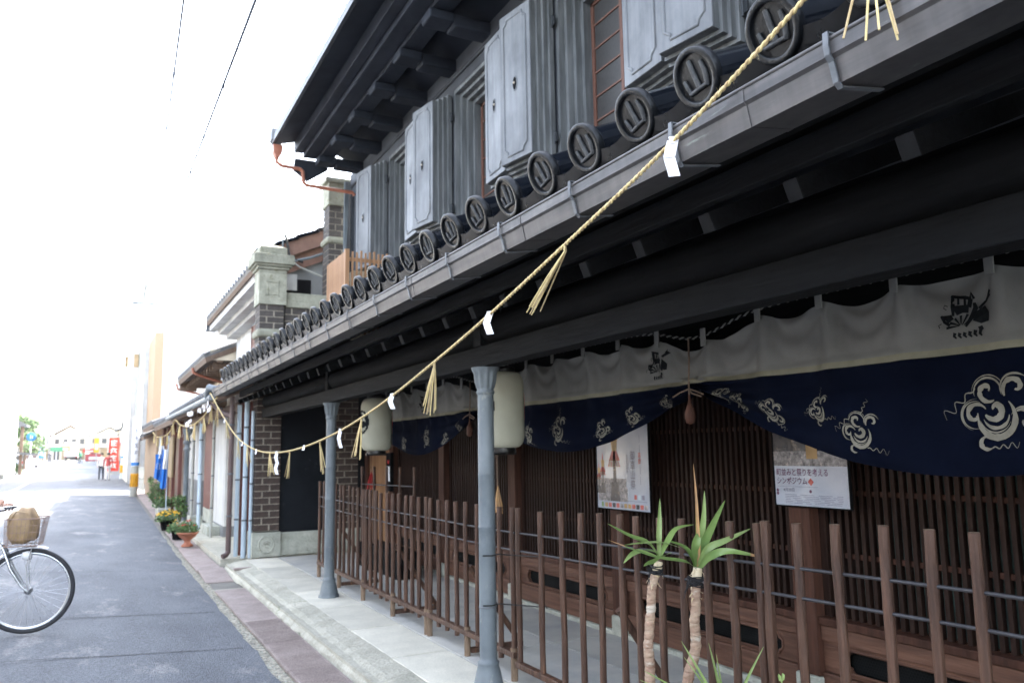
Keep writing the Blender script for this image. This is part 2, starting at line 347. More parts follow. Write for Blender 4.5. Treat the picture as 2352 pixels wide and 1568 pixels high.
pb.build('pebbles',None,kind='stuff')
# ---- gutter cover plates
gp=thing('gutter_cover','rusty chequered steel plates covering the gutter along the kerb','gutter cover')
y=1.2; i=0
while y<44:
    L_=.92 if y>0 else 1
    if 9.25<y<10.15: y+=.42; continue
    shift=.0135*max(0,y-12)
    mb=MB(); z=.03+random.uniform(-.003,.003); tl=.035 if 8.2<y<9.4 else 0
    T=Matrix.Translation((1.405+shift,y+L_/2,z))@Matrix.Rotation(random.uniform(-.008,.008)+(.02 if tl else 0),4,'Z')@Matrix.Rotation(tl*.6+(.06 if 10<y<11 else 0),4,'X')
    mb.box((-.155,-L_/2+.006,-.012),(.155,L_/2-.006,.008),'plate',T)
    # raised chequer ribs
    if y<7:
        for k in range(30):
            yy=-L_/2+.02+k*.03
            mb.box((-.14,yy,.008),(.14,yy+.006,.0105),'plate',T)
    mb.build('plate',gp); y+=L_
mb=MB(); mb.box((1.24,9.35,-.02),(1.60,9.62,.035),'kerb'); mb.build('stone_lid',gp,.012)
boxp('rusted_sill_board',None,(1.60,10.55,.10),(2.0,10.62,.125),'plate',label='rusty iron strip lying at the foot of the drainpipes',category='metal strip')
# ---- platform: kerb stones and slabs
pf=boxp('platform',None,(1.60,-3,-.05),(9,11.3,.095),'kerb',kind='structure')
y=-.4
while y<11.2:
    L_=random.uniform(.82,.95); L_=min(L_,11.28-y)
    mb=MB(); n=16; vs=[];fs=[]
    prof=[(1.570,.01),(1.578,.050),(1.60,.074),(1.70,.112),(1.845,.134),(1.845,.02)]
    for a in range(n+1):
        yy=y+.004+(L_-.008)*a/n+(.0)
        for (x,z) in prof:
            j=noise.noise(Vector((x*3,yy*5,z*9)))+.5*noise.noise(Vector((x*9,yy*17,z*9)))
            vs.append((x+(j*.026 if x<1.65 else 0),yy,z+(j*.010 if z>.03 else 0)))
    m_=len(prof)
    for a in range(n):
        for k in range(m_-1): fs.append((a*m_+k,a*m_+k+1,(a+1)*m_+k+1,(a+1)*m_+k))
    mb.add(vs,fs,'kerb'); mb.add(vs[:m_],[tuple(range(m_))],'kerb'); mb.add(vs[-m_:],[tuple(range(m_))[::-1]],'kerb')
    mb.build('kerb_stone',pf); y+=L_
y=-.55
for k in range(12):
    y0=-.55+k*.99; y1=min(y0+.978,11.28)
    if y1-y0<.1: break
    boxp('slab',pf,(1.85,y0+.006,.09),(2.258,y1,.133+random.uniform(-.0008,.0008)),'slab',.004)
for k in range(10):
    y0=-.9+k*1.22; y1=min(y0+1.208,11.3)
    boxp('slab',pf,(2.272,y0,.09),(3.0,y1,.133),'slab_in',.003)
    boxp('slab',pf,(3.006,y0+.0,.09),(3.62,y1,.133),'slab_in',.003)
# ================================================================ brick firewall at the far end
fw=thing('brick_firewall','dark brick firewall with stone capped pillars at the far end of the black house','firewall',(2.14,11.6,0))
def W(o): o.matrix_parent_inverse=Matrix.Translation(-Vector(o.parent.location)); return o
def wpart(name,par,mb,bevel=0,**kw): o=mb.build(name,par,bevel,**kw); return W(o)
FY=11.45
def brickrun(par, x0,x1,z0,z1,y0,depth,bl,bh,mt,j=.015):
    """courses of single bricks, proud of a mortar core"""
    mb=MB(); mb.box((x0+.007,y0+.007,z0),(x1-.007,y0+depth-.007,z1),'mortar'); wpart('mortar_core',par,mb)
    n=max(1,round((z1-z0)/(bh+j))); h=(z1-z0)/n-j
    cache={}
    for i in range(n):
        z=z0+i*(h+j)+j/2; x=x0; off=(i%2)
        first=True
        while x<x1-.02:
            L_=bl if not (first and off) else bl*.5
            if x+L_>x1-bl*.22: L_=x1-x
            first=False; key=round(L_-j,3)
            if key not in cache:
                q=MB(); w=L_-j; q.box((0,0,0),(w,depth,h),mt); cache[key]=meshof(q,'brick')
            o=link('brick',cache[key],par); o.parent=par; W(o)
            o.location=(x+j/2*(0 if x==x0 else 1),y0+random.uniform(-.003,.001),z); x+=L_
# lower street pillar
brickrun(fw,1.97,2.31,.47,2.62,FY,.34,.20,.075,'brick')
mb=MB(); mb.box((1.945,FY-.03,.13),(2.325,FY+.37,.455),'stone'); 
pts=[(2.03+.21*(.5+.5*math.cos(a))*1.0+0, FY-.034, .295+.11*math.sin(a)) for a in [k*math.pi/8 for k in range(16)]]
mb.tube(pts,.009,'stone',6,closed=True)
wpart('plinth_block',fw,mb,.012)
mb=MB(); mb.box((2.325,FY+.02,.13),(3.60,FY+.30,.44),'stone'); wpart('plinth',fw,mb,.008)
mb=MB(); mb.box((2.31,FY+.05,.44),(3.02,FY+.28,3.3),'blackwall'); mb.box((3.02,FY+.06,2.6),(3.6,FY+.28,3.4),'blackwall'); mb.box((3.42,FY+.06,.44),(3.6,FY+.2,2.6),'blackwall'); wpart('plaster_panel',fw,mb)
brickrun(fw,3.02,3.42,.44,2.6,FY+.03,.26,.20,.075,'brick')
mb=MB(); mb.box((1.99,FY+.02,2.62),(3.3,FY+.32,3.0),'blackwall'); wpart('upper_core',fw,mb)
# upper street pillar with cap
def ringcap(par,x0,x1,y0,y1,z0,name,mt='cap_stone'):
    mb=MB(); w=0
    for (o,a,b) in ((.02,0,.05),(.05,.05,.09),(.08,.09,.12),(.11,.12,.26)):
        mb.box((x0-o,y0-o,z0+a),(x1+o,y1+o,z0+b),mt)
    xa,xb,ya,yb=x0-.02,x1+.02,y0-.02,y1+.02; zz=z0+.26
    mb.add([(xa,ya,zz),(xb,ya,zz),(xb,yb,zz),(xa,yb,zz),(xa,ya,zz+.12),(xb,ya,zz+.12),(xb,yb,zz+.12),(xa,yb,zz+.12),((xa+xb)/2,(ya+yb)/2,zz+.20)],
      [(0,1,5,4),(1,2,6,5),(2,3,7,6),(3,0,4,7),(4,5,8),(5,6,8),(6,7,8),(7,4,8)],mt)
    return wpart(name,par,mb,.008)
brickrun(fw,1.97,2.31,3.0,3.14,FY,.34,.20,.075,'brick_up')
mb=MB(); mb.box((1.93,FY-.045,3.13),(2.35,FY+.385,3.25),'cap_stone'); wpart('stone_band',fw,mb,.04)
brickrun(fw,1.97,2.31,3.25,3.60,FY,.34,.20,.075,'brick_up')
mb=MB(); mb.box((1.95,FY-.025,3.60),(2.33,FY+.36,4.05),'cap_stone')
pp=[]
for (sx,sz) in ((-1,-1),(1,-1),(1,1),(-1,1)):
    for (a,b) in (((.075,.10),(.10,.075)) if sx*sz>0 else ((.10,.075),(.075,.10))):
        pp.append((2.14+sx*a,FY-.028,3.83+sz*b*1.2))
mb.tube(pp,.007,'cap_stone',5,closed=True); wpart('carved_block',fw,mb,.01)
ringcap(fw,1.97,2.31,FY,FY+.34,4.05,'pillar_cap')
brickrun(fw,2.33,2.92,3.0,3.58,FY+.06,.24,.20,.075,'brick_up')
mb=MB(); mb.box((2.33,FY+.02,3.58),(2.93,FY+.34,3.66),'cap_stone'); mb.box((2.34,FY+.05,3.66),(2.93,FY+.31,3.80),'cap_stone'); wpart('coping',fw,mb,.01)
# tall inner pillar under the upper eave
brickrun(fw,2.93,3.30,3.0,4.58,FY,.34,.20,.075,'brick_up')
mb=MB(); mb.box((2.89,FY-.04,4.58),(3.34,FY+.38,4.68),'cap_stone'); wpart('stone_band',fw,mb,.04)
brickrun(fw,2.93,3.30,4.68,5.16,FY,.34,.20,.075,'brick_up')
mb=MB(); mb.box((2.91,FY-.025,5.16),(3.32,FY+.36,5.50),'cap_stone'); mb.box((2.86,FY-.07,5.50),(3.37,FY+.41,5.57),'cap_stone'); wpart('carved_block',fw,mb,.012)
# ================================================================ the black merchant house
hs=thing('merchant_house','black two storey merchant house with glazed tile eaves and grey shutters','house',(2.5,5,0))
def hp(name,mb,bevel=0,par=None,**kw):
    o=mb.build(name,par or hs,bevel,**kw)
    if par is None: W(o)
    return o
Y0,Y1=-1.2,11.95
# ---- iron columns
def column(y):
    mb=MB(); x=2.08
    mb.lathe([(.092,.133),(.094,.15),(.088,.165),(.080,.20),(.070,.25),(.060,.28),(.062,.29),(.064,.30),(.052,.31),(.050,.33),(.049,1.05),(.051,1.055),(.051,1.065),(.049,1.07),(.049,1.36),(.051,1.365),(.049,1.375),(.048,1.84)],(x,y,0),'iron',28)
    o=hp('iron_column',mb)
    c=MB()
    c.lathe([(.048,1.835),(.055,1.845),(.056,1.855),(.049,1.865),(.052,1.88),(.060,1.91),(.064,1.94),(.065,1.965),(.083,1.985),(.085,2.0)],(x,y,0),'iron',48,
        mod=lambda w,h:(1+.10*math.cos(10*w)) if 1.87<h<1.975 else 1)
    c.build('capital',o)
    c=MB(); c.lathe([(.0505,.60),(.053,.602),(.053,.608),(.0505,.61)],(x,y,0),'hook',24); c.build('band',o)
    c=MB(); c.lathe([(.098,.134),(.098,.15),(.09,.16)],(x,y,0),'iron',20,mod=lambda w,h:1+.04*math.cos(10*w)); c.build('base_flare',o)
for y in (.9,4.36,7.92): column(y)
# ---- beams and eave woodwork
mb=MB(); mb.box((2.03,Y0,2.002),(2.145,11.42,2.125),'greybeam'); hp('eave_beam',mb,.006)
mb=MB(); mb.tube([(2.12,Y0,2.222),(2.12,4,2.222),(2.12,8,2.222),(2.12,11.43,2.222)],.092,'blackwood',20); hp('log_purlin',mb)
for k,y in enumerate((.9,4.36,7.92)):
    mb=MB(); mb.box((2.025,y-.05,2.127),(2.24,y+.05,2.33),'greybeam'); hp('beam_block',mb,.004)
mb=MB(); mb.box((1.73,Y0,2.285),(1.765,11.45,2.365),'greybeam'); mb.box((1.765,Y0,2.30),(1.80,11.45,2.38),'deck'); hp('inner_fascia',mb,.003)
mb=MB(); mb.box((1.60,Y0,2.33),(1.63,11.9,2.43),'blackwood'); hp('fascia_board',mb,.003)
rm=None; y=.12
q=MB(); 
a_=math.atan(.42)
T=Matrix.Rotation(-a_,4,'Y')
q.box((0,-.026,.01),(2.0,.026,.075),'greybeam',T); 
q.box((-.006,-.026,.012),(.0,.026,.073),'skylit_rafter_end',T); rmesh=meshof(q,'rafter')  # end faces paler than the rafters: skylight on them put into the colour
while y<11.9:
    o=link('rafter',rmesh,hs); W(o); o.location=(1.78,y,2.195); y+=.372
# roof deck from the eave up to the upper wall
def rz(x): return 2.40+.42*(x-1.56)
mb=MB(); mb.prism([(1.56,rz(1.56)),(3.7,rz(3.7)),(3.7,rz(3.7)+.06),(1.56,rz(1.56)+.06)],Y0,11.44,'deck'); mb.prism([(1.56,rz(1.56)),(1.99,rz(1.99)),(1.99,rz(1.99)+.06),(1.56,rz(1.56)+.06)],11.44,Y1,'deck')
lr=hp('lower_roof',mb)
# ---- glazed eave tiles
ca,sa=math.cos(a_),math.sin(a_)
def round_tile():
    mb=MB(); up=Vector((ca,0,sa)); 
    r=.091
    for pr_ in ([(.0,.007),(.070,.007)],[(.070,.007),(.0715,-.003)],[(.0715,-.003),(.073,-.0045),(.0875,-.0045),(.089,-.003)],[(.089,-.003),(.0905,-.001),(.0905,.022)],[(.0905,.022),(.072,.032),(.066,.045)]):
        n_=len(mb.f); mb.lathe([(max(r_9,.0001) if r_9==0 else r_9,h_9) for r_9,h_9 in pr_],(0,0,0),'tileface',36,axis=(ca,0,sa))
        # keep only the side faces of open rings
        bad=[i_ for i_ in range(n_,len(mb.f)) if len(mb.f[i_])>4]
        for i_ in reversed(bad): del mb.f[i_]; del mb.mi[i_]; del mb.sm[i_]
    for k in range(6):
        h0=.045+k*.30; mb.lathe([(.067,h0),(.065,h0+.01),(.064,h0+.27),(.064,h0+.285),(.069,h0+.29),(.069,h0+.30)],(0,0,0),'glaze',20,axis=(ca,0,sa))
    # relief emblem, drawn on the disc: a to the viewer's right, b up the face
    rt=Vector((0,-1,0)); bu=Vector((-sa,0,ca)); f=Vector((-ca,0,-sa))
    def P(a,b,d=.000): return rt*(a*.064)+bu*(b*.064)+f*(d-.007)
    def st(pts,w,d=.002): mb.tube([P(a,b,d) for a,b in pts],[x*.062 for x in w],'relief',6,flat=.8)
    st([(-.12,.86),(-.07,.3),(.03,-.45)],[.14,.155,.16],.004)
    st([(-.76,.10),(-.68,-.2),(-.56,-.60)],[.13,.15,.13],.004)
    st([(.58,.60),(.66,.10),(.60,-.35),(.56,-.56)],[.12,.15,.16,.13],.004)
    st([(-.60,-.60),(0,-.54),(.60,-.50)],[.14,.15,.15],.004)
    return meshof(mb,'round_tile')
def pan_tile(pitch):
    mb=MB(); n=8; w=pitch-.10; vs=[];fs=[]
    up=Vector((ca,0,sa)); nn=Vector((-sa,0,ca))
    rows=[(-.012,-.088,1),(-.016,-.05,1),(-.020,0,0),(.12,0,0),(.30,.0,0),(.30,.018,0),(1.7,.018,0)]
    for (s_,h,flat) in rows:
        for k in range(n+1):
            t=k/n*2-1; sag=.034*(1-t*t)
            p=up*s_+nn*(h-(sag if h>-.06 else sag*.25)); p.y=t*w/2*1.12; vs.append(p)
    for i in range(len(rows)-1):
        for k in range(n): fs.append((i*(n+1)+k,(i+1)*(n+1)+k,(i+1)*(n+1)+k+1,i*(n+1)+k+1))
    mb.add(vs,fs[:2*n],'apron',False); mb.add(vs,fs[2*n:],'glaze',True); return meshof(mb,'pan_tile')
PT=.3086
rtm,ptm=round_tile(),pan_tile(PT)
ty=[1.432+PT*k for k in range(-7,34)]
for y in ty:
    if y>Y1-.06: continue
    o=link('round_tile',rtm,lr); o.location=(1.53,y+random.uniform(-.004,.004),2.586+random.uniform(-.003,.003)); o.rotation_euler=(random.uniform(-.16,.16),random.uniform(-.02,.02),random.uniform(-.025,.025))
    o=link('pan_tile',ptm,lr); o.location=(1.555,y+PT/2,2.585)
# ---- copper box gutter and its hooks
gutsec=[(1.455,2.31),(1.60,2.33),(1.60,2.42),(1.592,2.42),(1.592,2.338),(1.463,2.318),(1.452,2.375),(1.444,2.382),(1.440,2.410),(1.432,2.410),(1.434,2.374),(1.443,2.366)]
mb=MB(); mb.prism(gutsec,Y0,11.9,'gutter'); mb.tube([(1.434,Y0,2.411),(1.434,5,2.411),(1.434,11.9,2.411)],.006,'gutter',8)
gu=hp('gutter',mb)
for k in range(9):
    y=1.45+k*1.22; mb=MB(); mb.prism([(x-.002 if x<1.5 else x,z-.0015 if z<2.35 else z) for x,z in gutsec[:2]]+[(1.60,2.334),(1.458,2.316),(1.446,2.372),(1.4385,2.408),(1.4305,2.410),(1.432,2.373),(1.4405,2.365)],y,y+.018,'gutter'); mb.build('seam',gu)
y=1.18-.555
while y<11.8:
    mb=MB()
    pts=[(1.452,y,2.425),(1.425,y,2.424),(1.424,y,2.392),(1.427,y,2.372),(1.438,y,2.358),(1.449,y,2.312),(1.462,y,2.302),(1.60,y,2.324)]
    for a,b in zip(pts,pts[1:]):
        a=Vector(a);b=Vector(b); d=(b-a); L_=d.length; T=Matrix.Translation(a)@d.to_track_quat('X','Z').to_matrix().to_4x4()
        mb.box((-.002,-.0075,-.002),(L_+.002,.0075,.002),'hook',T)
    mb.build('gutter_hook',gu); y+=.555
# ---- main roof underside above the walk
mb=MB(); mb.box((3.52,Y0,2.42),(3.9,11.42,3.2),'blackwood'); hp('upper_front_beam',mb)
mb=MB(); mb.box((3.50,Y0,2.05),(3.62,11.42,2.20),'blackwood'); hp('lintel_beam',mb,.004)
mb=MB(); mb.box((3.56,Y0,2.20),(3.62,11.42,2.42),'blackwood'); hp('transom_board',mb)
# ---- lattice front
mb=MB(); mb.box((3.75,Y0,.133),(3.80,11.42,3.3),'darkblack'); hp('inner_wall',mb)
mb=MB(); mb.box((3.655,Y0,.5),(3.68,5.0,2.2),'teal'); hp('backboard',mb)
POST=[-.15,1.62,3.31,5.095,6.80,8.53,10.27]
for k,y in enumerate(POST):
    w=.15
    mb=MB(); mb.box((3.50,y-w/2,.28),(3.64,y+w/2,2.07),'post'); p=hp('post',mb,.006)
    mb=MB(); mb.box((3.49,y-w/2-.01,.133),(3.645,y+w/2+.01,.278),'stone'); mb.build('post_stone',p,.01)
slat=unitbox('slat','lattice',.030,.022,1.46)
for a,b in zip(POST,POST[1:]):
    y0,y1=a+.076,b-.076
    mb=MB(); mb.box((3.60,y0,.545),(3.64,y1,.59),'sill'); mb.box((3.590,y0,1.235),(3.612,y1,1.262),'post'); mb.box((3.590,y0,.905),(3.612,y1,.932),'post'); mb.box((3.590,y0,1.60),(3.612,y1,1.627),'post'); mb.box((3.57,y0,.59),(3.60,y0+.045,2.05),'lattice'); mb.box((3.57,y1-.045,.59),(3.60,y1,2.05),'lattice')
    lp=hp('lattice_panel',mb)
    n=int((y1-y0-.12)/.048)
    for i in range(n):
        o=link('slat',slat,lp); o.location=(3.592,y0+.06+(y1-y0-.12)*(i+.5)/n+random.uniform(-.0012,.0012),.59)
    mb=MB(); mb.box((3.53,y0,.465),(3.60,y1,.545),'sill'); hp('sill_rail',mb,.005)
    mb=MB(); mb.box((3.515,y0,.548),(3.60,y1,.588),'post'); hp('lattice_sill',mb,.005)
    # vent board with its lobed opening
    c0,c1=y0+.14,y1-.14; zc,h=.385,.058
    mb=MB(); mb.box((3.545,y0,.305),(3.575,y1,zc-h-.004),'sill'); mb.box((3.545,y0,zc+h+.004),(3.575,y1,.463),'sill'); mb.box((3.545,y0,zc-h-.004),(3.575,c0,zc+h+.004),'sill'); mb.box((3.545,c1,zc-h-.004),(3.575,y1,zc+h+.004),'sill')
    vb=hp('vent_board',mb)
    def lobe(cy,sg):
        return [(cy+sg*.045,zc+h),(cy+sg*.03,zc+h-.004),(cy+sg*.026,zc+h-.022),(cy+sg*.006,zc+h-.03),(cy,zc+.012),(cy,zc-.012),(cy+sg*.006,zc-h+.03),(cy+sg*.026,zc-h+.022),(cy+sg*.03,zc-h+.004),(cy+sg*.045,zc-h)]
    ring=[(3.543,p,q) for p,q in lobe(c0,1)]+[(3.543,p,q) for p,q in reversed(lobe(c1,-1))]
    mb=MB(); mb.tube(ring,.008,'sill',6,closed=True); mb.build('vent_rim',vb)
    mb=MB()
    for cy,sg in ((c0,1),(c1,-1)):     # corner pieces that shape the lobes
        l=lobe(cy,sg)
        mb.prism([(cy,zc+h+.004),(cy,zc+.012)]+[l[3],l[2],l[1],l[0]]+[(cy+sg*.045,zc+h+.004)],3.547,3.573,'sill','yz')
        mb.prism([(cy,zc-h-.004),(cy,zc-.012)]+[l[6],l[7],l[8],l[9]]+[(cy+sg*.045,zc-h-.004)],3.547,3.573,'sill','yz')
    mb.build('vent_corner',vb)
    mb=MB(); mb.box((3.600,c0,zc-h),(3.604,c1,zc+h),'black'); mb.build('vent_back',vb)
    mb=MB(); s_=.0095; r_h=0; hx=.0165
    zz=zc-h+.008; row=0
    while zz<zc+h-.004:
        yy=c0+.02+(hx/2 if row%2 else 0)
        while yy<c1-.02:
            mb.add([(3.565,yy+s_*.95*math.cos(R(60*k+30)),zz+s_*.95*math.sin(R(60*k+30))) for k in range(6)]+[(3.565,yy+s_*.72*math.cos(R(60*k+30)),zz+s_*.72*math.sin(R(60*k+30))) for k in range(6)],[(k,(k+1)%6,(k+1)%6+6,k+6) for k in range(6)],'mesh')
            yy+=hx
        zz+=hx*.866; row+=1
    mb.build('vent_mesh',vb,kind='stuff')
    mb=MB(); mb.box((3.525,y0,.165),(3.60,y1,.302),'sill'); hp('base_board',mb,.006)
mb=MB(); mb.box((3.50,Y0,.10),(3.66,11.42,.163),'stone'); hp('foundation_stone',mb,.01)
# fresh cedar door at the far end
mb=MB(); mb.box((3.56,10.42,.2),(3.60,11.42,2.05),'freshdoor')
fd=hp('cedar_door',mb)
dm=unitbox('s','freshdoor',.02,.03,1.75)
for k in range(20):
    o=link('door_slat',dm,fd); o.location=(3.548,10.47+k*.048,.25)
mb=MB(); mb.box((3.50,11.30,.2),(3.62,11.43,2.05),'post'); hp('door_post',mb,.004)
mb=MB(); mb.box((3.46,10.16,1.00),(3.5,10.34,1.5),'black'); mb.box((3.452,10.19,1.13),(3.46,10.31,1.32),'paper'); mb.lathe([(.0,-.008),(.025,-.008),(.028,0)],(3.46,10.25,1.38),'redmark',16,axis=(1,0,0)); hp('intercom_panel',mb)
# ================================================================ upper storey
WX=3.22
HB=[5.33+2.13*(k-1) for k in range(0,4)]        # far hinge lines: 3.20, 5.33, 7.46, 9.59
OPEN=1.16
mb=MB()
zb,zt=3.74,5.30
prev=-1.2
segs=[]
for hf in HB: segs.append((prev,hf-OPEN)); prev=hf
segs.append((prev,11.30))
for a,b in segs: mb.box((WX,a,2.9),(WX+.35,b,5.9),'plasterdark')
for hf in HB: mb.box((WX,hf-OPEN,2.9),(WX+.35,hf,zb),'plasterdark'); mb.box((WX,hf-OPEN,zt),(WX+.35,hf,5.9),'plasterdark')
uw=hp('upper_wall',mb)
mb=MB(); mb.tube([(WX-.012,Y0,5.42),(WX-.012,11.3,5.42)],.014,'plasterdark',8); mb.box((WX-.02,Y0,5.44),(WX,11.3,5.6),'plasterdark'); hp('wall_moulding',mb)
def leaf(parent,hy,sgn,ang,xh=WX-.02):
    """plaster shutter leaf: hinge at hy, stretches in direction sgn along the wall"""
    nst=4; w0=.50; st=.024; Lh=1.46
    T=Matrix.Translation((xh,hy,(3.80+5.24)/2))@Matrix.Rotation(sgn*ang,4,'Z')
    def B(mb,u0,u1,d0,d1,z0,z1,mt,rev=False):
        ya,yb=(u0*sgn,u1*sgn); mb.box((-d1,min(ya,yb),z0),(-d0,max(ya,yb),z1),mt,T)
    mb=MB()
    for i in range(nst):
        ins=i*st
        B(mb,.0+ins*1.0,w0-ins*.25,.0+i*.045,.045*(i+1),-Lh/2+ins,Lh/2-ins,'shutedge')
    lf=mb.build('shutter_leaf',parent)
    u0,u1=(nst-1)*st,w0-(nst-1)*st*.25; z0,z1=-Lh/2+(nst-1)*st,Lh/2-(nst-1)*st; D=.045*nst
    mb=MB(); B(mb,u0+.0,u1-.0,D,D+.016,z0,z1,'shutter'); fc=mb.build('leaf_face',lf,.006)
    # notched raised outline
    m=.055; n=.045; a0,a1,b0,b1=u0+m,u1-m,z0+m,z1-m
    pts=[(a0+n,b0),(a1-n,b0),(a1-n,b0+n*.6),(a1-n*.5,b0+n),(a1,b0+n*1.3),(a1,b1-n*1.3),(a1-n*.5,b1-n),(a1-n,b1-n*.6),(a1-n,b1),(a0+n,b1),(a0+n,b1-n*.6),(a0+n*.5,b1-n),(a0,b1-n*1.3),(a0,b0+n*1.3),(a0+n*.5,b0+n),(a0+n,b0+n*.6)]
    mb=MB(); mb.tube([T@Vector((-D-.016,p*sgn,q)) for p,q in pts],.011,'shutter',8,closed=True); mb.build('raised_moulding',lf)
    mb=MB(); uc=(u0+u1)/2
    el=[(uc+.030*math.cos(w),.0+.060*math.sin(w)) for w in [k*math.pi/10 for k in range(20)]]
    mb.tube([T@Vector((-D-.016,p*sgn,q)) for p,q in el],.006,'shutter',6,closed=True)
    mb.add([T@Vector((-D-.0175,p*sgn,q)) for p,q in el],[tuple(range(20))],'black'); mb.add([T@Vector((-D-.0172,p*sgn,q)) for p,q in el],[tuple(range(20))[::-1]],'black')
    mb.lathe([(.0,.012),(.009,.010),(.011,0)],T@Vector((-D-.018,(uc+.006)*sgn,0.008)),'knob',12,axis=(-1,0,0))
    mb.build('pull_ring',lf)
    return lf
wfr=None
for hf in HB:
    hn=hf-OPEN
    mb=MB()
    for i in range(4):
        a,b=hn+i*.042,hf-i*.042; x0,x1=WX+.004+i*.055,WX+.055*(i+1)+.004; w=.042
        zz0,zz1=zb+i*.042,zt-i*.042
        for bx in (((x0,a,zz0),(WX+.30,a+w,zz1)),((x0,b-w,zz0),(WX+.30,b,zz1)),((x0,a+w,zz1-w),(WX+.30,b-w,zz1)),((x0,a+w,zz0),(WX+.30,b-w,zz0+w))): mb.box(*bx,'shutedge')
    wf=hp('stepped_window_surround',mb)
    a,b=hn+.168,hf-.168; zz0,zz1=zb+.168,zt-.168
    mb=MB(); x0,x1=WX+.24,WX+.27
    mb.box((x0,a,zz0),(x1,a+.035,zz1),'redframe'); mb.box((x0,b-.035,zz0),(x1,b,zz1),'redframe'); mb.box((x0,a,zz0),(x1,b,zz0+.03),'redframe'); mb.box((x0,a,zz1-.03),(x1,b,zz1),'redframe')
    mb.box((x0,(a+b)/2-.018,zz0),(x1,(a+b)/2+.018,zz1),'redframe')
    w_=hp('window',mb)
    nb=6
    for k in range(1,nb):
        z=zz0+(zz1-zz0)*k/nb; mb=MB(); mb.box((x0+.004,a+.03,z-.007),(x1-.004,b-.03,z+.007),'redframe'); mb.build('glazing_bar',w_)
    mb=MB(); mb.box((x0+.014,a,zz0),(x0+.018,b,zz1),'pane'); mb.build('pane',w_)
    for (hy,sg,an) in ((hf,1,R(10)),(hn,-1,R(2))):
        lf=leaf(hs,hy,sg,an); W(lf)
    for hy in (hf,hn):
        for z in (4.0,5.0):
            mb=MB(); mb.tube([(WX-.03,hy,z-.055),(WX-.03,hy,z+.055)],.013,'hinge',10); mb.box((WX-.035,hy-.045,z-.04),(WX-.022,hy+.045,z+.04),'hinge'); hp('shutter_hinge',mb)
mb=MB(); mb.box((WX-.10,11.30,2.95),(WX+.02,11.36,5.5),'iron'); hp('corner_post',mb)
mb=MB()
for k in range(5): mb.tube([(WX-.05,11.15+.03*k,3.2),(WX-.06+.02*math.sin(k),11.14+.03*k,4.2),(WX-.05,11.16+.02*k,5.3)],.009,'wire',6)
hp('cable_bundle',mb)
# ---- upper eave: cornice steps, brackets, soffit, tiles
UY1=11.0
mb=MB()
mb.box((2.60,Y0,5.595),(2.80,UY1-.06,5.80),'cornice'); hp('cornice_beam',mb,.008)
mb=MB(); mb.box((2.42,Y0,5.635),(2.598,UY1-.04,5.86),'cornice'); hp('cornice_step',mb,.006)
mb=MB(); mb.box((2.30,Y0,5.70),(2.418,UY1-.02,5.90),'cornice'); hp('cornice_step',mb,.006)
mb=MB(); mb.prism([(2.03,5.775),(2.32,5.86),(3.3,6.2),(3.3,6.3),(2.0,5.82)],Y0,UY1,'cornice'); hp('soffit',mb)
mb=MB(); mb.prism([(2.8,5.78),(3.24,5.60),(3.3,5.60),(3.3,6.0),(2.8,6.0)],Y0,UY1-.05,'cornice'); hp('cove',mb)
q=MB(); q.box((2.57,-.115,5.50),(2.82,.115,5.594),'cornice'); q.box((2.82,-.10,5.47),(3.21,.10,5.594),'cornice'); bm=meshof(q)
for k in range(-5,7):
    y=5.77+.83*k
    if 0<y<UY1: 
        o=link('eave_bracket',bm,hs,.018); W(o); o.location=(0,y,0)
mb=MB(); mb.prism([(1.99,5.83),(3.3,6.38),(6.6,7.7),(9.8,6.4),(9.8,6.3),(6.6,7.6),(1.99,5.77)],Y0-3,UY1+.02,'tilegrey')
ur=hp('upper_roof',mb)
a2=math.atan(.42)
q=MB(); c2,s2=math.cos(a2),math.sin(a2)
q.lathe([(.0,.04),(.035,.04),(.038,.05),(.038,.6)],(0,0,-.008),'tilegrey',14,axis=(c2,0,s2)); 
q.box((.02,-.14,-.045),(.05,.14,.0),'tilegrey'); q.box((.05,-.14,-.03),(.6,.14,.0),'tilegrey',Matrix.Rotation(-a2,4,'Y')); em=meshof(q)
y=-.5
while y<UY1-.1:
    o=link('eave_tile',em,ur); o.location=(1.975,y,5.875); y+=.29
mb=MB(); mb.box((1.97,UY1-.12,5.80),(2.14,UY1+.06,5.98),'tilegrey'); mb.box((2.0,UY1-.02,5.68),(2.06,UY1+.05,5.80),'tilegrey'); mb.build('corner_ridge_tile',ur,.02)
mb=MB(); mb.prism([(2.30,5.46),(2.50,5.32),(2.78,5.52),(2.78,5.62),(2.32,5.62)],UY1-.02,UY1+.05,'cornice'); hp('gable_board',mb)
# body of the house behind
mb=MB(); mb.box((3.60,-4.2,2.9),(9.5,11.25,6.3),'plasterdark'); hp('rear_body',mb)
mb=MB(); mb.box((3.82,-4.2,0.133),(9.5,11.25,2.95),'plasterdark'); hp('rear_ground_floor',mb)
# copper hopper and pipe under the far corner of the upper eave
cp=thing('copper_downpipe','salmon copper hopper and cranked pipe below the far corner of the upper eave','drainpipe')
mb=MB(); mb.prism([(1.985,5.73),(2.12,5.73),(2.11,5.62),(2.075,5.55),(2.03,5.55),(1.995,5.62)],UY1-.16,UY1-.03,'copper'); mb.build('hopper',cp,.006)
mb=MB(); mb.tube([(2.05,UY1-.09,5.56),(2.055,UY1-.09,5.50),(2.12,UY1-.08,5.46),(2.38,UY1-.05,5.46),(2.42,UY1-.05,5.43),(2.43,UY1-.05,5.28),(2.47,UY1-.05,5.24),(3.15,UY1,5.24),(3.18,UY1,5.2)],.026,'copper',12); mb.build('pipe',cp)
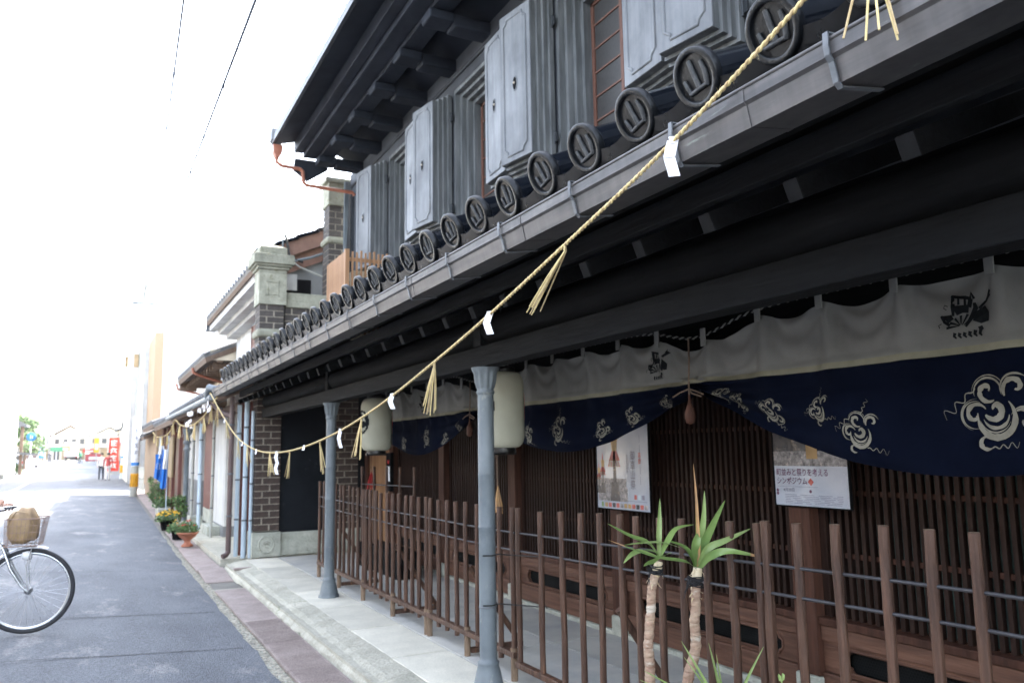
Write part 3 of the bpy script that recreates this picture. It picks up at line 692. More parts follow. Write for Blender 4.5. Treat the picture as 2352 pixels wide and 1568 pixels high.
# ================================================================ picket fence
fe=thing('picket_fence','long brown fence of round wooden pickets threaded on two iron rods before the lattice front','fence',(2.31,5,.133),)
pk=[]
for s in range(4):
    q=MB(); r=.0172; h=.915; n=7
    pts=[(.0014*math.sin(i*1.3+s),.0014*math.cos(i*1.7+s*2),h*i/n) for i in range(n+1)]
    q.tube(pts,[r*(1+.05*math.sin(i*2.1+s)) for i in range(n+1)],'picket',12); q.add([(r*.97*math.cos(w),r*.97*math.sin(w),h+.0008) for w in [k*math.pi/6 for k in range(12)]],[tuple(range(12))],'rawwood'); pk.append(meshof(q,'picket'))
def ftop(y): return (.045*max(0,min(1,(y-7)/2.2)))+.10*max(0,min(1,(4.3-y)/2.9))**1.2
NEAR=[4.40,4.13,3.88,3.70,3.52,3.32,3.19,3.02,2.865,2.70,2.547,2.40,2.355,2.197,2.015,1.832,1.669,1.514,1.36,1.2,1.04,.88,.72]
def rodz(y): return .02*max(0,min(1,(y-7)/2.2))+.075*max(0,min(1,(4.6-y)/3.1))
segs=[(9.24,7.56),(7.50,5.92),(5.86,4.48),(4.40,2.38),(2.36,.70)]
legm=[]
q=MB(); q.tube([(0,0,0),(0,0,.19)],[.021,.022],'rawwood',10); legmesh=meshof(q)
XF=2.31
for si,(a,b) in enumerate(segs):
    dz=[0,-.005,.0,-.045,-.02][si]
    n=round((a-b)/.1625); 
    ys4=[a+(b-a)*i/n for i in range(n+1)] if a>4.45 else [v for v in NEAR if b-.03<=v<=a+.01]
    for y in ys4:
        y0_=y
        o=link('picket',random.choice(pk),fe); W(o); o.location=(XF+random.uniform(-.004,.004),y+random.uniform(-.004,.004),.235+ftop(y)+random.uniform(-.006,.006)); o.rotation_euler=(random.uniform(-.007,.007),random.uniform(-.006,.006),random.uniform(0,6.28))
        o.scale=(1,1,1.0)
    mb=MB(); mb.box((XF-.022,b-.03,.268+dz),(XF+.022,a+.03,.302+dz),'picket'); o=mb.build('bottom_rail',fe,.004); W(o)
    for z in (1.0,.895):
        mb=MB(); mb.tube([(XF,b-.03,z+rodz(b)),(XF,(a+b)/2,z+rodz((a+b)/2)-.003),(XF,a+.03,z+rodz(a))],.0065,'rod',8); o=mb.build('iron_rod',fe); W(o)
    for y in ((a,(a+b)/2,b) if si in (0,2,4) else ((a+b)/2,a,b)):
        if (si,y) in ((1,a),(3,a)): continue
        o=link('leg',legmesh,fe); W(o); o.location=(XF,y,.133)
    # back braces
    mb=MB(); yb=(a+b)/2
    mb.box((XF+.02,yb-.02,.15),(XF+.42,yb+.02,.185),'picket'); o=mb.build('foot_brace',fe,.004); W(o)
    mb=MB(); mb.tube([(XF+.40,yb,.18),(XF+.02,yb,.72)],.02,'picket',8); o=mb.build('back_brace',fe); W(o)
# a second short row of dark stakes further back
f2=thing('stake_barrier','short barrier of dark stakes standing behind the far end of the picket fence','fence',(3.0,9,.133))
for k in range(5):
    o=link('stake',pk[k%4],f2); W(o); o.location=(3.0+.05*k,9.9-.33*k,.42); o.data=pk[k%4]
mb=MB(); mb.tube([(3.0,9.9,1.12),(3.2,8.58,1.12)],.008,'rod',8); o=mb.build('iron_rod',f2); W(o)
mb=MB(); mb.box((2.98,8.5,.133),(3.24,9.95,.42),'blackwood'); o=mb.build('base_trough',f2); W(o)
# wire ties that hold the fence to the near column
mb=MB()
for z in (.62,.90): mb.tube([(2.03,4.32,z),(2.08,4.30,z),(2.14,4.33,z),(2.31,4.18,z-.01),(2.33,4.12,z),(2.31,4.07,z)],.004,'wire',6)
mb.build('wire_tie',None,label='loose wires tying the picket fence to the nearest iron column',category='wire',kind='stuff')
# ================================================================ festival curtain
cu=thing('festival_curtain','white and navy festival curtain hanging in swags below the eave with butterfly crests','curtain',(2.75,4.6,1.8))
PINS=[.47,3.22,5.95,8.66]
TABS=[.90,1.26,1.63,2.0,2.36,2.72,3.10,3.47,3.84,4.22,4.60,4.97,5.34,5.72,6.10,6.50,6.90,7.30,7.68,8.05,8.42]
def near(l,y): return min(l,key=lambda t:abs(t-y))
def ztop(y):
    ts=sorted(TABS); z=2.108
    for a,b in zip(ts,ts[1:]):
        if a<=y<=b:
            u=(y-a)/(b-a); d=.042+.03*noise.noise(Vector((a*7,1,1)))
            if 4.2<=y<=4.6 or 1.63<=y<=2.0: d=.02
            z-=d*math.sin(math.pi*u**(.8+.5*((int(a*100)%3)/2)))
    p=near(PINS,y); z-=.085*math.exp(-((y-p)/.25)**2)
    return z
def pinu(y):
    for a,b in zip(PINS,PINS[1:]):
        if a<=y<=b: return (y-a)/(b-a),a,b
    return 0,0,1
def zmid(y): return 1.822+.010*math.exp(-((y-near(PINS,y))/.3)**2)
def zbot(y):
    u,a,b=pinu(y); dep=.43 if a<1 else (.325 if a<4 else .34)
    return 1.812-dep*math.sin(math.pi*u)**.85 if 0<u<1 else 1.812
def clothx(y,z):
    t=near(TABS,y); zt=ztop(y); d=max(0,zt-z)
    f=0
    for tb in TABS:                                   # folds fanning down from each tab
        dy=y-tb
        if abs(dy)<.5:
            w=.016+.20*d; f+=.042*math.exp(-(dy/w)**2)*math.exp(-d/.28)+.020*math.cos(dy/(.012+.10*d))*math.exp(-(dy/(w*1.6))**2)*math.exp(-d/.3)*min(1,d/.03)
    ts=sorted(TABS)
    for a_0,b_0 in zip(ts,ts[1:]):
        if a_0<=y<=b_0:
            u=(y-a_0)/(b_0-a_0); q_=d-.10*math.sin(math.pi*u)
            f+=.017*math.sin(math.pi*u)*math.sin(q_/.016+a_0*5)*math.exp(-max(0,d-.01)/.10)
    # drag folds swinging across the blue towards each tie
    if z<1.86:
        u,a,b=pinu(y); dp=min(abs(y-a),abs(y-b)); am=math.exp(-dp/.55)
        den=max(.03,1.83-zbot(y)); v=(1.83-z)/den
        f+=.036*am*math.sin(v*13+dp*2)+.020*math.sin(v*5+y*2.2)*min(1,v)
        f+= -.03*min(1,v)*(1-am)
    f+=.010*noise.noise(Vector((y*2.2,z*4,2)))+.012*math.sin(y*8.3+3*math.sin(y*2.1)+z*3)*min(1,d/.15)*math.exp(-max(0,d-.3)*2)
    return 2.75-f
def cloth(ya,yb,ny,zf0,zf1,nz,mt,off=0):
    mb=MB(); vs=[];fs=[]
    for i in range(ny+1):
        y=ya+(yb-ya)*i/ny; z0,z1=zf0(y),zf1(y)
        for k in range(nz+1):
            z=z0+(z1-z0)*k/nz; vs.append((clothx(y,z)+off,y,z))
    for i in range(ny):
        for k in range(nz): fs.append((i*(nz+1)+k,i*(nz+1)+k+1,(i+1)*(nz+1)+k+1,(i+1)*(nz+1)+k))
    mb.add(vs,fs,mt,True); return mb
YA,YB=.50,8.64
o=cloth(YA,YB,420,ztop,zmid,22,'white_cloth').build('white_band',cu); W(o)
o=cloth(YA,YB,420,lambda y:zmid(y)+.022,lambda y:zmid(y)-.003,2,'stain',-.002).build('hem_strip',cu); W(o)
o=cloth(YA,YB,420,lambda y:zmid(y)+.004,zbot,26,'navy',.003).build('navy_band',cu); W(o)
q=MB(); q.box((-.004,-.016,-.035),(.004,.016,.055),'white_cloth'); tm=meshof(q)
for t in TABS:
    if t<YA: continue
    o=link('tab',tm,cu); W(o); o.location=(clothx(t,ztop(t)-.02)-.006,t,ztop(t)+.0)
# striped hanging rope: two strands, one pale, one dark
def twist(pts_fn, s0, s1, n, r, hr, pitch, mts, seg=6, name='strand', parent=None):
    for si,mt in enumerate(mts):
        P=[]; acc=0; prev=None
        for i in range(n+1):
            p=Vector(pts_fn(s0+(s1-s0)*i/n))
            if prev is not None: acc+=(p-prev).length
            t=(Vector(pts_fn(s0+(s1-s0)*min(i+1,n)/n))-Vector(pts_fn(s0+(s1-s0)*max(i-1,0)/n))).normalized()
            a=t.cross(Vector((0,0,1))).normalized(); b=a.cross(t)
            w=2*math.pi*(acc/pitch+si/len(mts)); P.append(p+a*math.cos(w)*hr+b*math.sin(w)*hr); prev=p
        mb=MB(); mb.tube(P,r,mt,seg); o=mb.build(name,parent); 
        if parent is not None and parent.type=='EMPTY': W(o)
twist(lambda y:(2.752,y,ztop(y)*0+2.152-.085*math.exp(-((y-near(PINS,y))/.3)**2)),.3,8.7,1500,.0045,.0042,.055,['white_cloth','black'],5,'curtain_rope',cu)
# butterfly crest, strokes follow the cloth
def onto(y,z,off=.0035): return (clothx(y,z)-off,y,z)
def butterfly(yc,zc,s):
    mb=MB()
    def P(a,b): return onto(yc-a*s,zc+b*s)
    def fill(poly):
        n=len(poly); cx_=sum(p[0] for p in poly)/n; cy_=sum(p[1] for p in poly)/n
        mb.add([P(*p) for p in poly]+[P(cx_,cy_)],[(i,(i+1)%n,n) for i in range(n)],'ink')
    def st(pts,w):
        vs=[];n=len(pts)
        ww=w if isinstance(w,list) else [w]*n
        for i in range(n):
            a=Vector(pts[max(i-1,0)]);b=Vector(pts[min(i+1,n-1)]); t=(b-a).normalized() if (b-a).length>0 else Vector((1,0)); nn=Vector((-t.y,t.x))
            p=Vector(pts[i]); vs+=[P(*(p+nn*ww[i])),P(*(p-nn*ww[i]))]
        mb.add(vs,[(2*i,2*i+1,2*i+3,2*i+2) for i in range(n-1)],'ink')
    # upper wing with window spots left as gaps
    fill([(-.55,.95),(-.40,.62),(-.48,.30)]); st([(-.55,.97),(-.2,.86),(.12,.80),(.32,.72)],[.05,.06,.07,.06]); st([(-.46,.9),(-.42,.5),(-.50,.15)],[.07,.09,.05])
    st([(-.2,.86),(-.18,.55)],.05); st([(.1,.8),(.06,.5)],.05); st([(.32,.72),(.18,.40)],.08); fill([(-.46,.55),(.2,.50),(.12,.18),(-.1,.22),(-.35,.15)])
    # lower wing
    fill([(-1.0,.22),(-.62,.20),(-.55,.02),(-.72,-.12)]); st([(-1.0,.22),(-.88,-.05),(-.66,-.22)],.06); st([(-.62,.2),(-.55,.0)],.06)
    for k in range(6):
        w=R(172+k*16); st([(.0+.25*math.cos(w),-.45+.0+.2*math.sin(R(60+k*12))),(-.0+.85*math.cos(R(160-k*19)),-.55+.70*math.sin(R(160-k*19)))],[.015,.055])
    # body, head, right wing cluster and feelers
    st([(.0,-.35),(.25,.0),(.42,.35),(.40,.55)],[.05,.10,.10,.05])
    fill([(.35,.15),(.80,.38),(1.0,.10),(.95,-.25),(.6,-.30),(.3,-.15)])
    st([(.55,.3),(.85,.55),(1.05,.80)],[.06,.05,.10]); fill([(.98,.70),(1.1,.92),(1.0,1.0),(.9,.78)]); st([(.3,.70),(.36,.95),(.44,.70)],.05)
    # legs underneath
    for k in range(6):
        x=-.45+k*.2; st([(x,-.55-.03*math.sin(k)),(x-.05,-.68),(x+.03,-.78)],[.07,.06,.03])
    fill([(.45,-.42),(.62,-.38),(.68,-.52),(.52,-.62)])
    st([(-.62,.55),(-.75,.62),(-.80,.50),(-.7,.42)],.018); st([(-1.0,-.1),(-1.12,-.15),(-1.08,-.28)],.018)
    o=mb.build('butterfly_crest',cu); W(o)
for yc in (.02,1.765,3.53,5.29,7.16): 
    if yc>YA: butterfly(yc,1.945,.090)
# cloud scroll print on the navy
def scroll(yc,zc,s,rot,kind):
    mb=MB(); cr,sr=math.cos(rot),math.sin(rot)
    def P(a,b):
        a,b=a*cr-b*sr,a*sr+b*cr; y=yc-a*s; z=zc+b*s
        zb_=zbot(y)+.012; z=max(z,zb_) if z<zb_ else z
        z=min(z,1.79); return onto(y,z,.001)
    def st(pts,w):
        n=len(pts); vs=[]
        for i in range(n):
            a=Vector(pts[max(i-1,0)]);b=Vector(pts[min(i+1,n-1)]); t=(b-a); t=t.normalized() if t.length>0 else Vector((1,0)); nn=Vector((-t.y,t.x)); p=Vector(pts[i]); q=w[i]*.88*(1+.45*noise.noise(Vector((p.x*6,p.y*6,i*.3))))
            vs+=[P(*(p+nn*q)),P(*(p-nn*q))]
        mb.add(vs,[(2*i,2*i+1,2*i+3,2*i+2) for i in range(n-1)],'print')
    def spiral(cx_,cy_,r0,a0,turn,sg,w0,n=30):
        pts=[];w=[]
        for i in range(n):
            u=i/(n-1); a=a0+sg*turn*u; r=r0*(1-u)**.8+r0*.10; pts.append((cx_+r*math.cos(a),cy_+r*math.sin(a))); w.append(w0*(.35+1.0*math.sin(math.pi*min(1,u*1.05))**.7) if u<.95 else w0*.5)
        st(pts,w)
    def arc(cx_,cy_,rx,ry,a0,a1,w0,n=24):
        pts=[(cx_+rx*math.cos(a0+(a1-a0)*i/(n-1)),cy_+ry*math.sin(a0+(a1-a0)*i/(n-1))) for i in range(n)]
        st(pts,[w0*(.15+math.sin(math.pi*i/(n-1))) for i in range(n)])
    arc(0,-.05,.50,.55,R(165),R(395),.10); spiral(.0,.12,.27,R(200),5.4,1,.075); arc(.0,-.0,.36,.36,R(195),R(350),.05)
    arc(-.02,-.02,.43,.45,R(190),R(330),.018)
    spiral(-.55,.05,.30,R(20),5.2,1,.055); arc(-.55,.05,.37,.36,R(60),R(280),.022); arc(-.52,.05,.43,.42,R(80),R(250),.012)
    spiral(-.12,.62,.28,R(-60),5.2,-1,.06); arc(-.12,.60,.38,.36,R(-10),R(190),.03); arc(-.10,.60,.45,.43,R(10),R(170),.014)
    spiral(.62,.58,.30,R(210),5.0,-1,.06); arc(.62,.58,.38,.36,R(200),R(20),.025)
    if kind>0: spiral(.70,-.25,.26,R(120),5.0,-1,.06); arc(.70,-.25,.34,.33,R(150),R(-100),.022)
    arc(-.30,-.70,.20,.17,R(80),R(300),.06)
    # tails
    def tail(x,y,dx,dy,n=26,amp=.10,w0=.022):
        pts=[(x+dx*i/n-dy*amp*math.sin(i*.75)*(i/n+.3),y+dy*i/n+dx*amp*math.sin(i*.75)*(i/n+.3)) for i in range(n+1)]
        st(pts,[w0*(1-i/n*.75) for i in range(n+1)])
    tail(-.45,.75,-.95,-.65); tail(.35,-.62,1.1,-.1) if kind!=1 else tail(-.2,-.85,.7,.02)
    if kind==0: tail(.1,.9,.25,.7)
    o=mb.build('cloud_scroll',cu); W(o)
for (yc,zc,s,rot,k) in [(1.70,1.60,.135,.1,1),(1.47,1.50,.08,-.4,1),(2.25,1.545,.088,-.1,0),(2.45,1.645,.064,.2,0),(2.72,1.655,.062,-.5,2),(2.95,1.715,.045,-.7,2),(3.05,1.765,.035,-.8,2),
                        (4.65,1.62,.10,0,0),(4.14,1.61,.062,.5,2),(3.80,1.675,.055,.6,2),(3.50,1.745,.04,.7,2),(5.05,1.60,.07,-.2,0),(5.35,1.62,.065,.1,1),
                        (7.10,1.62,.085,0,0),(6.65,1.60,.06,.4,2),(6.35,1.70,.05,.6,2),(7.7,1.58,.07,-.3,2),(.95,1.62,.08,0,1),(8.2,1.68,.05,-.4,2)]: scroll(yc,zc,s,rot,k)
# the ties that gather the curtain
for p in (PINS[1],PINS[2],PINS[3]):
    mb=MB(); x=2.70
    mb.tube([(x,p,2.06),(x+.002,p+.004,1.95),(x,p+.012,1.83),(x,p+.012,1.76)],.0045,'brownwood',6)
    for w in (-1,1): mb.tube([(x,p+.012,1.80),(x-.01,p+.012+w*.06,1.785),(x-.01,p+.012+w*.12,1.765)],.004,'brownwood',6)
    mb.tube([(x,p+.012,1.80),(x-.02,p-.03,1.775),(x-.01,p-.09,1.755)],.004,'brownwood',6)
    o=mb.build('curtain_tie',cu); W(o)
    mb=MB(); mb.lathe([(.0,0),(.020,.005),(.026,.03),(.025,.06),(.016,.09),(.007,.11),(.005,.15)],(x,p+.012,1.62),'post',16,mod=lambda w,h:1+.08*math.cos(5*w)); o=mb.build('hanging_gourd',cu); W(o)
# ================================================================ lanterns
def lantern(x,y,label,grp):
    t=thing('paper_lantern',label,'lantern',(x,y,1.52),group=grp)
    Rr=.150; H=.50
    def rad(h):
        u=h/H; s=min(u,1-u); 
        return Rr*(.62+.38*math.sqrt(max(0,1-(1-min(1,s/.17))**2)))
    prof=[]; nr=44
    for i in range(nr):
        h=H*(i+.0)/nr; prof.append((rad(h)*1.0,h)); prof.append((rad(h+H/nr*.5)*.968,h+H/nr*.5))
    prof.append((rad(H),H))
    mb=MB(); mb.lathe(prof,(0,0,0),'lantern',48); mb.build('lantern_shade',t)
    mb=MB(); mb.lathe([(.085,-.035),(.09,-.03),(.09,.004),(.085,.008)],(0,0,0),'blackpl',24); mb.box((-.10,-.012,-.045),(.10,.012,-.02),'blackpl'); mb.lathe([(0,-.008),(.008,-.006),(.008,0)],(-.095,0,-.034),'knob',8,axis=(1,0,0)); mb.build('bottom_ring',t,.002)
    mb=MB(); mb.lathe([(.085,H-.005),(.09,H),(.09,H+.03),(.08,H+.035)],(0,0,0),'blackpl',24); mb.tube([(-.06,0,H+.03),(-.04,0,H+.1),(.04,0,H+.1),(.06,0,H+.03)],.004,'blackpl',6); mb.tube([(0,0,H+.1),(0,0,H+.45)],.004,'wire',6); mb.build('top_ring',t)
    def patch(az0,mt,polyf,name):
        mb=MB(); vs=[];fs=[]; n=22; m_=22
        idx={}
        for i in range(n+1):
            for k in range(m_+1):
                a=-1+2*i/n; b=-1+2*k/m_
                h=.27+b*.115; w=az0+a*.115/Rr; r=rad(h)*1.003+.0012
                vs.append((r*math.cos(w),r*math.sin(w),h))
        for i in range(n):
            for k in range(m_):
                a=-1+2*(i+.5)/n; b=-1+2*(k+.5)/m_
                if polyf(a,b): fs.append((i*(m_+1)+k,(i+1)*(m_+1)+k,(i+1)*(m_+1)+k+1,i*(m_+1)+k+1))
        mb.add(vs,fs,mt,True); mb.build(name,t)
    # black three-comma crest facing the street, red oval on the side away from it
    def tomoe(a,b):
        r=math.hypot(a,b); 
        if r>1: return False
        if r>.84: return True
        for j in range(3):
            w=R(120*j+90); c=(a-.40*math.cos(w))**2+(b-.40*math.sin(w))**2
            if c<.30**2: return True
        ang=(math.degrees(math.atan2(b,a))-90)%120
        return .62<r<.84-.0 and ang<78
    patch(math.atan2(-.02,-.95),'ink',tomoe,'black_crest')
    patch(math.atan2(.17,.98),'redmark',lambda a,b:a*a+b*b<1,'red_crest')
    return t
lantern(2.40,4.78,'large cream paper lantern directly behind the nearest iron column','cream paper lanterns')
lantern(2.40,7.47,'smaller looking cream paper lantern at the far end of the curtain by the brick wall','cream paper lanterns')
# ================================================================ hanging bundles behind the fence
def bundle(x,y,z,L_,w,mt,label,strz):
    t=thing('dried_bundle',label,'dried bundle',(x,y,z))
    mb=MB(); rnd=random.Random(3)
    for k in range(26):
        a=rnd.uniform(0,6.28); r=w*rnd.uniform(.2,1); mb.tube([(0,0,0),(r*.6*math.cos(a),r*.6*math.sin(a),-L_*.45),(r*math.cos(a),r*math.sin(a)-.01,-L_*rnd.uniform(.7,1))],[.003,.007,.003],mt,5)
    mb.build('stalks',t); mb=MB(); mb.tube([(0,0,0),(0,0,strz-z)],.003,'brownwood',5); mb.tube([(0,.01,0),(0,.03,(strz-z)*.5),(0,0,strz-z)],.003,'brownwood',5); mb.build('string',t)
bundle(2.62,5.30,1.25,.20,.030,'dryleaf','brown dried bundle on a string under the nearest lantern',1.9)
bundle(3.48,11.05,1.24,.26,.08,'redmark','dark red dried bundle hanging on the cedar door',1.5)
# ================================================================ posters on the lattice
XP=3.47
def poster(label,y0,y1,z0,z1):
    t=thing('poster',label,'poster',(XP,(y0+y1)/2,z0))
    for m_,a,b,nm in (('postwhite',(XP,y0,z0),(XP+.006,y1,z1),'sheet'),):
        mb=MB(); mb.box(a,b,m_); W(mb.build(nm,t))
    mb=MB(); w=.008
    mb.box((XP-.004,y0-w,z0-w),(XP+.010,y0,z1+w),'black'); mb.box((XP-.004,y1,z0-w),(XP+.010,y1+w,z1+w),'black'); mb.box((XP-.004,y0,z0-w),(XP+.010,y1,z0),'black'); mb.box((XP-.004,y0,z1),(XP+.010,y1,z1+w),'black'); W(mb.build('frame',t))
    def rect(a0,a1,b0,b1,mt,nm='print_area',off=.001):   # fractions across (left to right) and up
        mb=MB(); ya=y1-(y1-y0)*a0; yb=y1-(y1-y0)*a1; za=z0+(z1-z0)*b0; zb_=z0+(z1-z0)*b1
        mb.add([(XP-off,ya,za),(XP-off,yb,za),(XP-off,yb,zb_),(XP-off,ya,zb_)],[(0,1,2,3)],mt); o=mb.build(nm,t); W(o); return o
    def txt(s,a,b,size,mt,stretch=1,vertical=False):
        o=text_mesh(s,size,lambda x,y:(XP-.0016,y1-(y1-y0)*a-x,z0+(z1-z0)*b+y),mt,'lettering',t,'LEFT',stretch,vertical); W(o)
    def poly(pts,mt,nm='print_shape',off=.0013):
        mb=MB(); mb.add([(XP-off,y1-(y1-y0)*a,z0+(z1-z0)*b) for a,b in pts],[tuple(range(len(pts)))],mt); W(mb.build(nm,t))
    return t,rect,txt,poly
# right poster: photograph above, two lines of title, small print below
t,rect,txt,poly=poster('white poster with crowd photograph and two line purple title, right of the two',2.93,3.44,1.175,1.885)
rect(0,1,.42,1,'printdark'); rect(0,1,.305,.42,'printcrowd')
rect(.47,.62,.36,.47,'postgold','print_area',.0013)
txt('町並みと祭りを考える',.03,.235,.043,'postpurple',.86); txt('シンポジウム',.03,.168,.043,'postpurple',.86)
poly([(.47,.185),(.51,.215),(.55,.185),(.51,.155)],'postred')
txt('4月20日',.12,.108,.024,'postgrey')
rect(.03,.60,.145,.147,'postgrey')
for (a,b) in ((.035,.115),(.035,.09),(.50,.113)): poly([(a+.018*math.cos(w),b+.013*math.sin(w)) for w in [k*math.pi/5 for k in range(10)]],'postpurple')
rnd=random.Random(5)
for k in range(6):
    b=.082-k*.0128; a=.14
    while a<.88:
        l=rnd.uniform(.08,.22); rect(a,min(.92,a+l),b,b+.0032,'postgrey','small_print'); a+=l+rnd.uniform(.015,.06)
    if k>5: pass
# left poster: tiered festival float, vertical title
t,rect,txt,poly=poster('white festival poster with tiered float and vertical title, left of the two on the lattice',4.62,5.28,1.06,1.99)
rect(.02,.60,.06,.17,'printcrowd')
def float_(cx_,b0,s):
    poly([(cx_-.10*s,b0),(cx_+.10*s,b0),(cx_+.07*s,b0+.16*s),(cx_-.07*s,b0+.16*s)],'printdark')
    poly([(cx_-.035*s,b0+.16*s),(cx_+.035*s,b0+.16*s),(cx_+.02*s,b0+.42*s),(cx_-.02*s,b0+.42*s)],'printdark')
    for k in range(9): poly([(cx_+(-.14+.031*k)*s,b0+.285*s),(cx_+(-.125+.031*k)*s,b0+.285*s),(cx_+(-.09+.02*k)*s,b0+.35*s),(cx_+(-.10+.02*k)*s,b0+.35*s)],'postgold' if k%2 else 'postred')
    poly([(cx_-.115*s,b0+.34*s),(cx_+.115*s,b0+.34*s),(cx_+.05*s,b0+.42*s),(cx_-.05*s,b0+.42*s)],'postred')
    poly([(cx_-.05*s,b0+.42*s),(cx_+.05*s,b0+.42*s),(cx_+.07*s,b0+.52*s),(cx_,b0+.56*s),(cx_-.07*s,b0+.52*s)],'postgold')
    poly([(cx_-.03*s,b0+.53*s),(cx_+.03*s,b0+.53*s),(cx_,b0+.66*s)],'postred')
rect(0,.58,.17,.24,'printcrowd'); float_(.36,.06,.95); float_(.12,.12,.50); float_(.04,.12,.38)

txt('御車山祭',.66,.395,.070,'postgrey',.9,True)
txt('高岡',.81,.405,.045,'postred',.8,True); txt('国指定文化財',.59,.41,.022,'postgrey',.9,True)
cols=['postgold','postred','printdark','postred','printcrowd','postgold']
rect(.08,.12,.012,.05,'green','small_photo')
for k in range(11): rect(.15+k*.075,.208+k*.075,.012,.047,cols[k%6],'small_photo')
for k in range(3): rect(.72+k*.07,.765+k*.07,.085,.12,['postred','bluepipe','postgrey'][k],'small_photo')
for k in range(5): rect(.84,.848,.20+k*.08,.26+k*.08,'postgrey','small_print')
rect(.60,.95,.068,.072,'postgrey','small_print')
# ================================================================ straw rope with tassels and paper streamers
RP=[(.2,2.95),(.7,2.72),(1.2,2.515),(1.3,2.475),(1.56,2.39),(1.72,2.335),(2.28,2.20),(2.91,2.04),(3.48,1.92),(4.10,1.795),(4.65,1.705),(5.12,1.64),(6.08,1.553),(7.04,1.515),(8.08,1.54),(9.31,1.69),(10.38,1.95),(11.48,2.26),(11.85,2.38)]
def interp(P,y):
    for i in range(len(P)-1):
        if P[i][0]<=y<=P[i+1][0]:
            p0=P[max(i-1,0)];p1=P[i];p2=P[i+1];p3=P[min(i+2,len(P)-1)]
            t=(y-p1[0])/(p2[0]-p1[0]); m1=(p2[1]-p0[1])/(p2[0]-p0[0]); m2=(p3[1]-p1[1])/(p3[0]-p1[0]); h=p2[0]-p1[0]
            return (2*t**3-3*t*t+1)*p1[1]+(t**3-2*t*t+t)*h*m1+(-2*t**3+3*t*t)*p2[1]+(t**3-t*t)*h*m2
    return P[0][1] if y<P[0][0] else P[-1][1]
# smooth the traced sag
ys_=[.2+i*.15 for i in range(79)]; zs_=[interp(RP,min(y,11.84)) for y in ys_]
for it in range(6): zs_=[zs_[0]]+[(zs_[i-1]+2*zs_[i]+zs_[i+1])/4 for i in range(1,len(zs_)-1)]+[zs_[-1]]
RS=list(zip(ys_,zs_))
XR=1.40
def rope1(y): return (XR,y,interp(RS,min(y,ys_[-1]-1e-4)))
sr=thing('straw_rope','twisted straw festival rope sagging along the gutter with straw tassels and white paper streamers','rope',(XR,6,1.5))
twist(rope1,.2,11.85,2700,.0039,.0031,.040,['straw','straw2'],6,'strand',sr)
mb=MB(); rnd=random.Random(11)
for k in range(260):
    y=.9+(rnd.random()**1.6)*9; p=Vector(rope1(y)); a=rnd.uniform(0,6.28); d=Vector((.3*math.cos(a),rnd.uniform(-.8,.8),math.sin(a))); l=rnd.uniform(.006,.022)
    mb.add([p+d*.006,p+d*.006+Vector((0,.0009,.0006)),p+d*(.006+l)],[(0,1,2)],'straw2')
o=mb.build('loose_fibres',sr,kind='stuff'); W(o)
def tassel(p,L_,tilt,seed,parent,n=9,spread=.035,w=.0026):
    rnd=random.Random(seed); mb=MB(); p=Vector(p)
    for k in range(n):
        a=rnd.uniform(-1,1); b=rnd.uniform(-1,1); l=L_*rnd.uniform(.82,1.05)
        e=Vector((b*spread*.6+tilt[0],a*spread+tilt[1],0))
        c1=p+Vector((b*.004,a*.004,-.02)); c2=p+e*.45+Vector((b*.003,a*.004,-l*.5)); c3=p+e+Vector((0,rnd.uniform(-.012,.012),-l))
        mb.tube([p+Vector((b*.003,a*.003,.006)),c1,c2,c3],[w*1.1,w,w*1.1,w*.9],'straw2' if k%3 else 'straw',5)
    mb.tube([p+Vector((0,-.008,-.012)),p+Vector((.006,0,-.014)),p+Vector((0,.008,-.013)),p+Vector((-.006,0,-.012))],.002,'straw',5,closed=True)
    o=mb.build('straw_tassel',parent); W(o)
def streamer(p,w,segs,yaw,parent,name='paper_streamer'):
    mb=MB(); p=Vector(p); c,s=math.cos(yaw),math.sin(yaw); ex=Vector((s,c,0)); en=Vector((-c,s,0))
    q=p+Vector((0,0,.010))
    mb.add([q-ex*w*.25+en*.006,q+ex*w*.35+en*.006,q+ex*w*.4-en*.006,q-ex*w*.2-en*.006,q-ex*w*.22+Vector((0,0,-.02))+en*.008,q+ex*w*.3+Vector((0,0,-.02))+en*.008],[(0,1,2,3),(0,4,5,1)],'paper')
    z=-.008; x=0; k=0
    for (dx,dz,tw) in segs:
        a=q+ex*(x-w*.5)+Vector((0,0,z)); b=q+ex*(x+w*.5)+Vector((0,0,z))
        x2=x+dx; z2=z+dz; n2=en*tw
        c_=q+ex*(x2+w*.5)+Vector((0,0,z2))+n2; d_=q+ex*(x2-w*.5)+Vector((0,0,z2))+n2
        mb.add([a,b,c_,d_,(a+d_)/2+en*.002,(b+c_)/2+en*.002],[(0,1,5,4),(4,5,2,3)],'paper'); x=x2; z=z2; q=q+n2*.6; k+=1
    o=mb.build(name,parent); W(o)
def yrope(u,v):   # where the rope passes this picture column
    p=onx(u,v,XR); return p.y
def zr_(y): return rope1(y)[2]
for i,(y,L_,tl,n) in enumerate([(1.03,.25,.02,5),(2.29,.20,.24,8),(3.486,.235,.04,10),(4.647,.235,.05,9),(5.626,.22,-.09,5),(6.61,.215,.12,7),(7.426,.20,-.10,6),(8.636,.20,-.08,6),(9.244,.215,-.06,6),(10.17,.20,-.16,7),(11.02,.25,.06,6)]):
    tassel((XR,y,zr_(y)-.004),L_,(0,tl),i+1,sr,n,.058 if y<5 else .045,.0027)
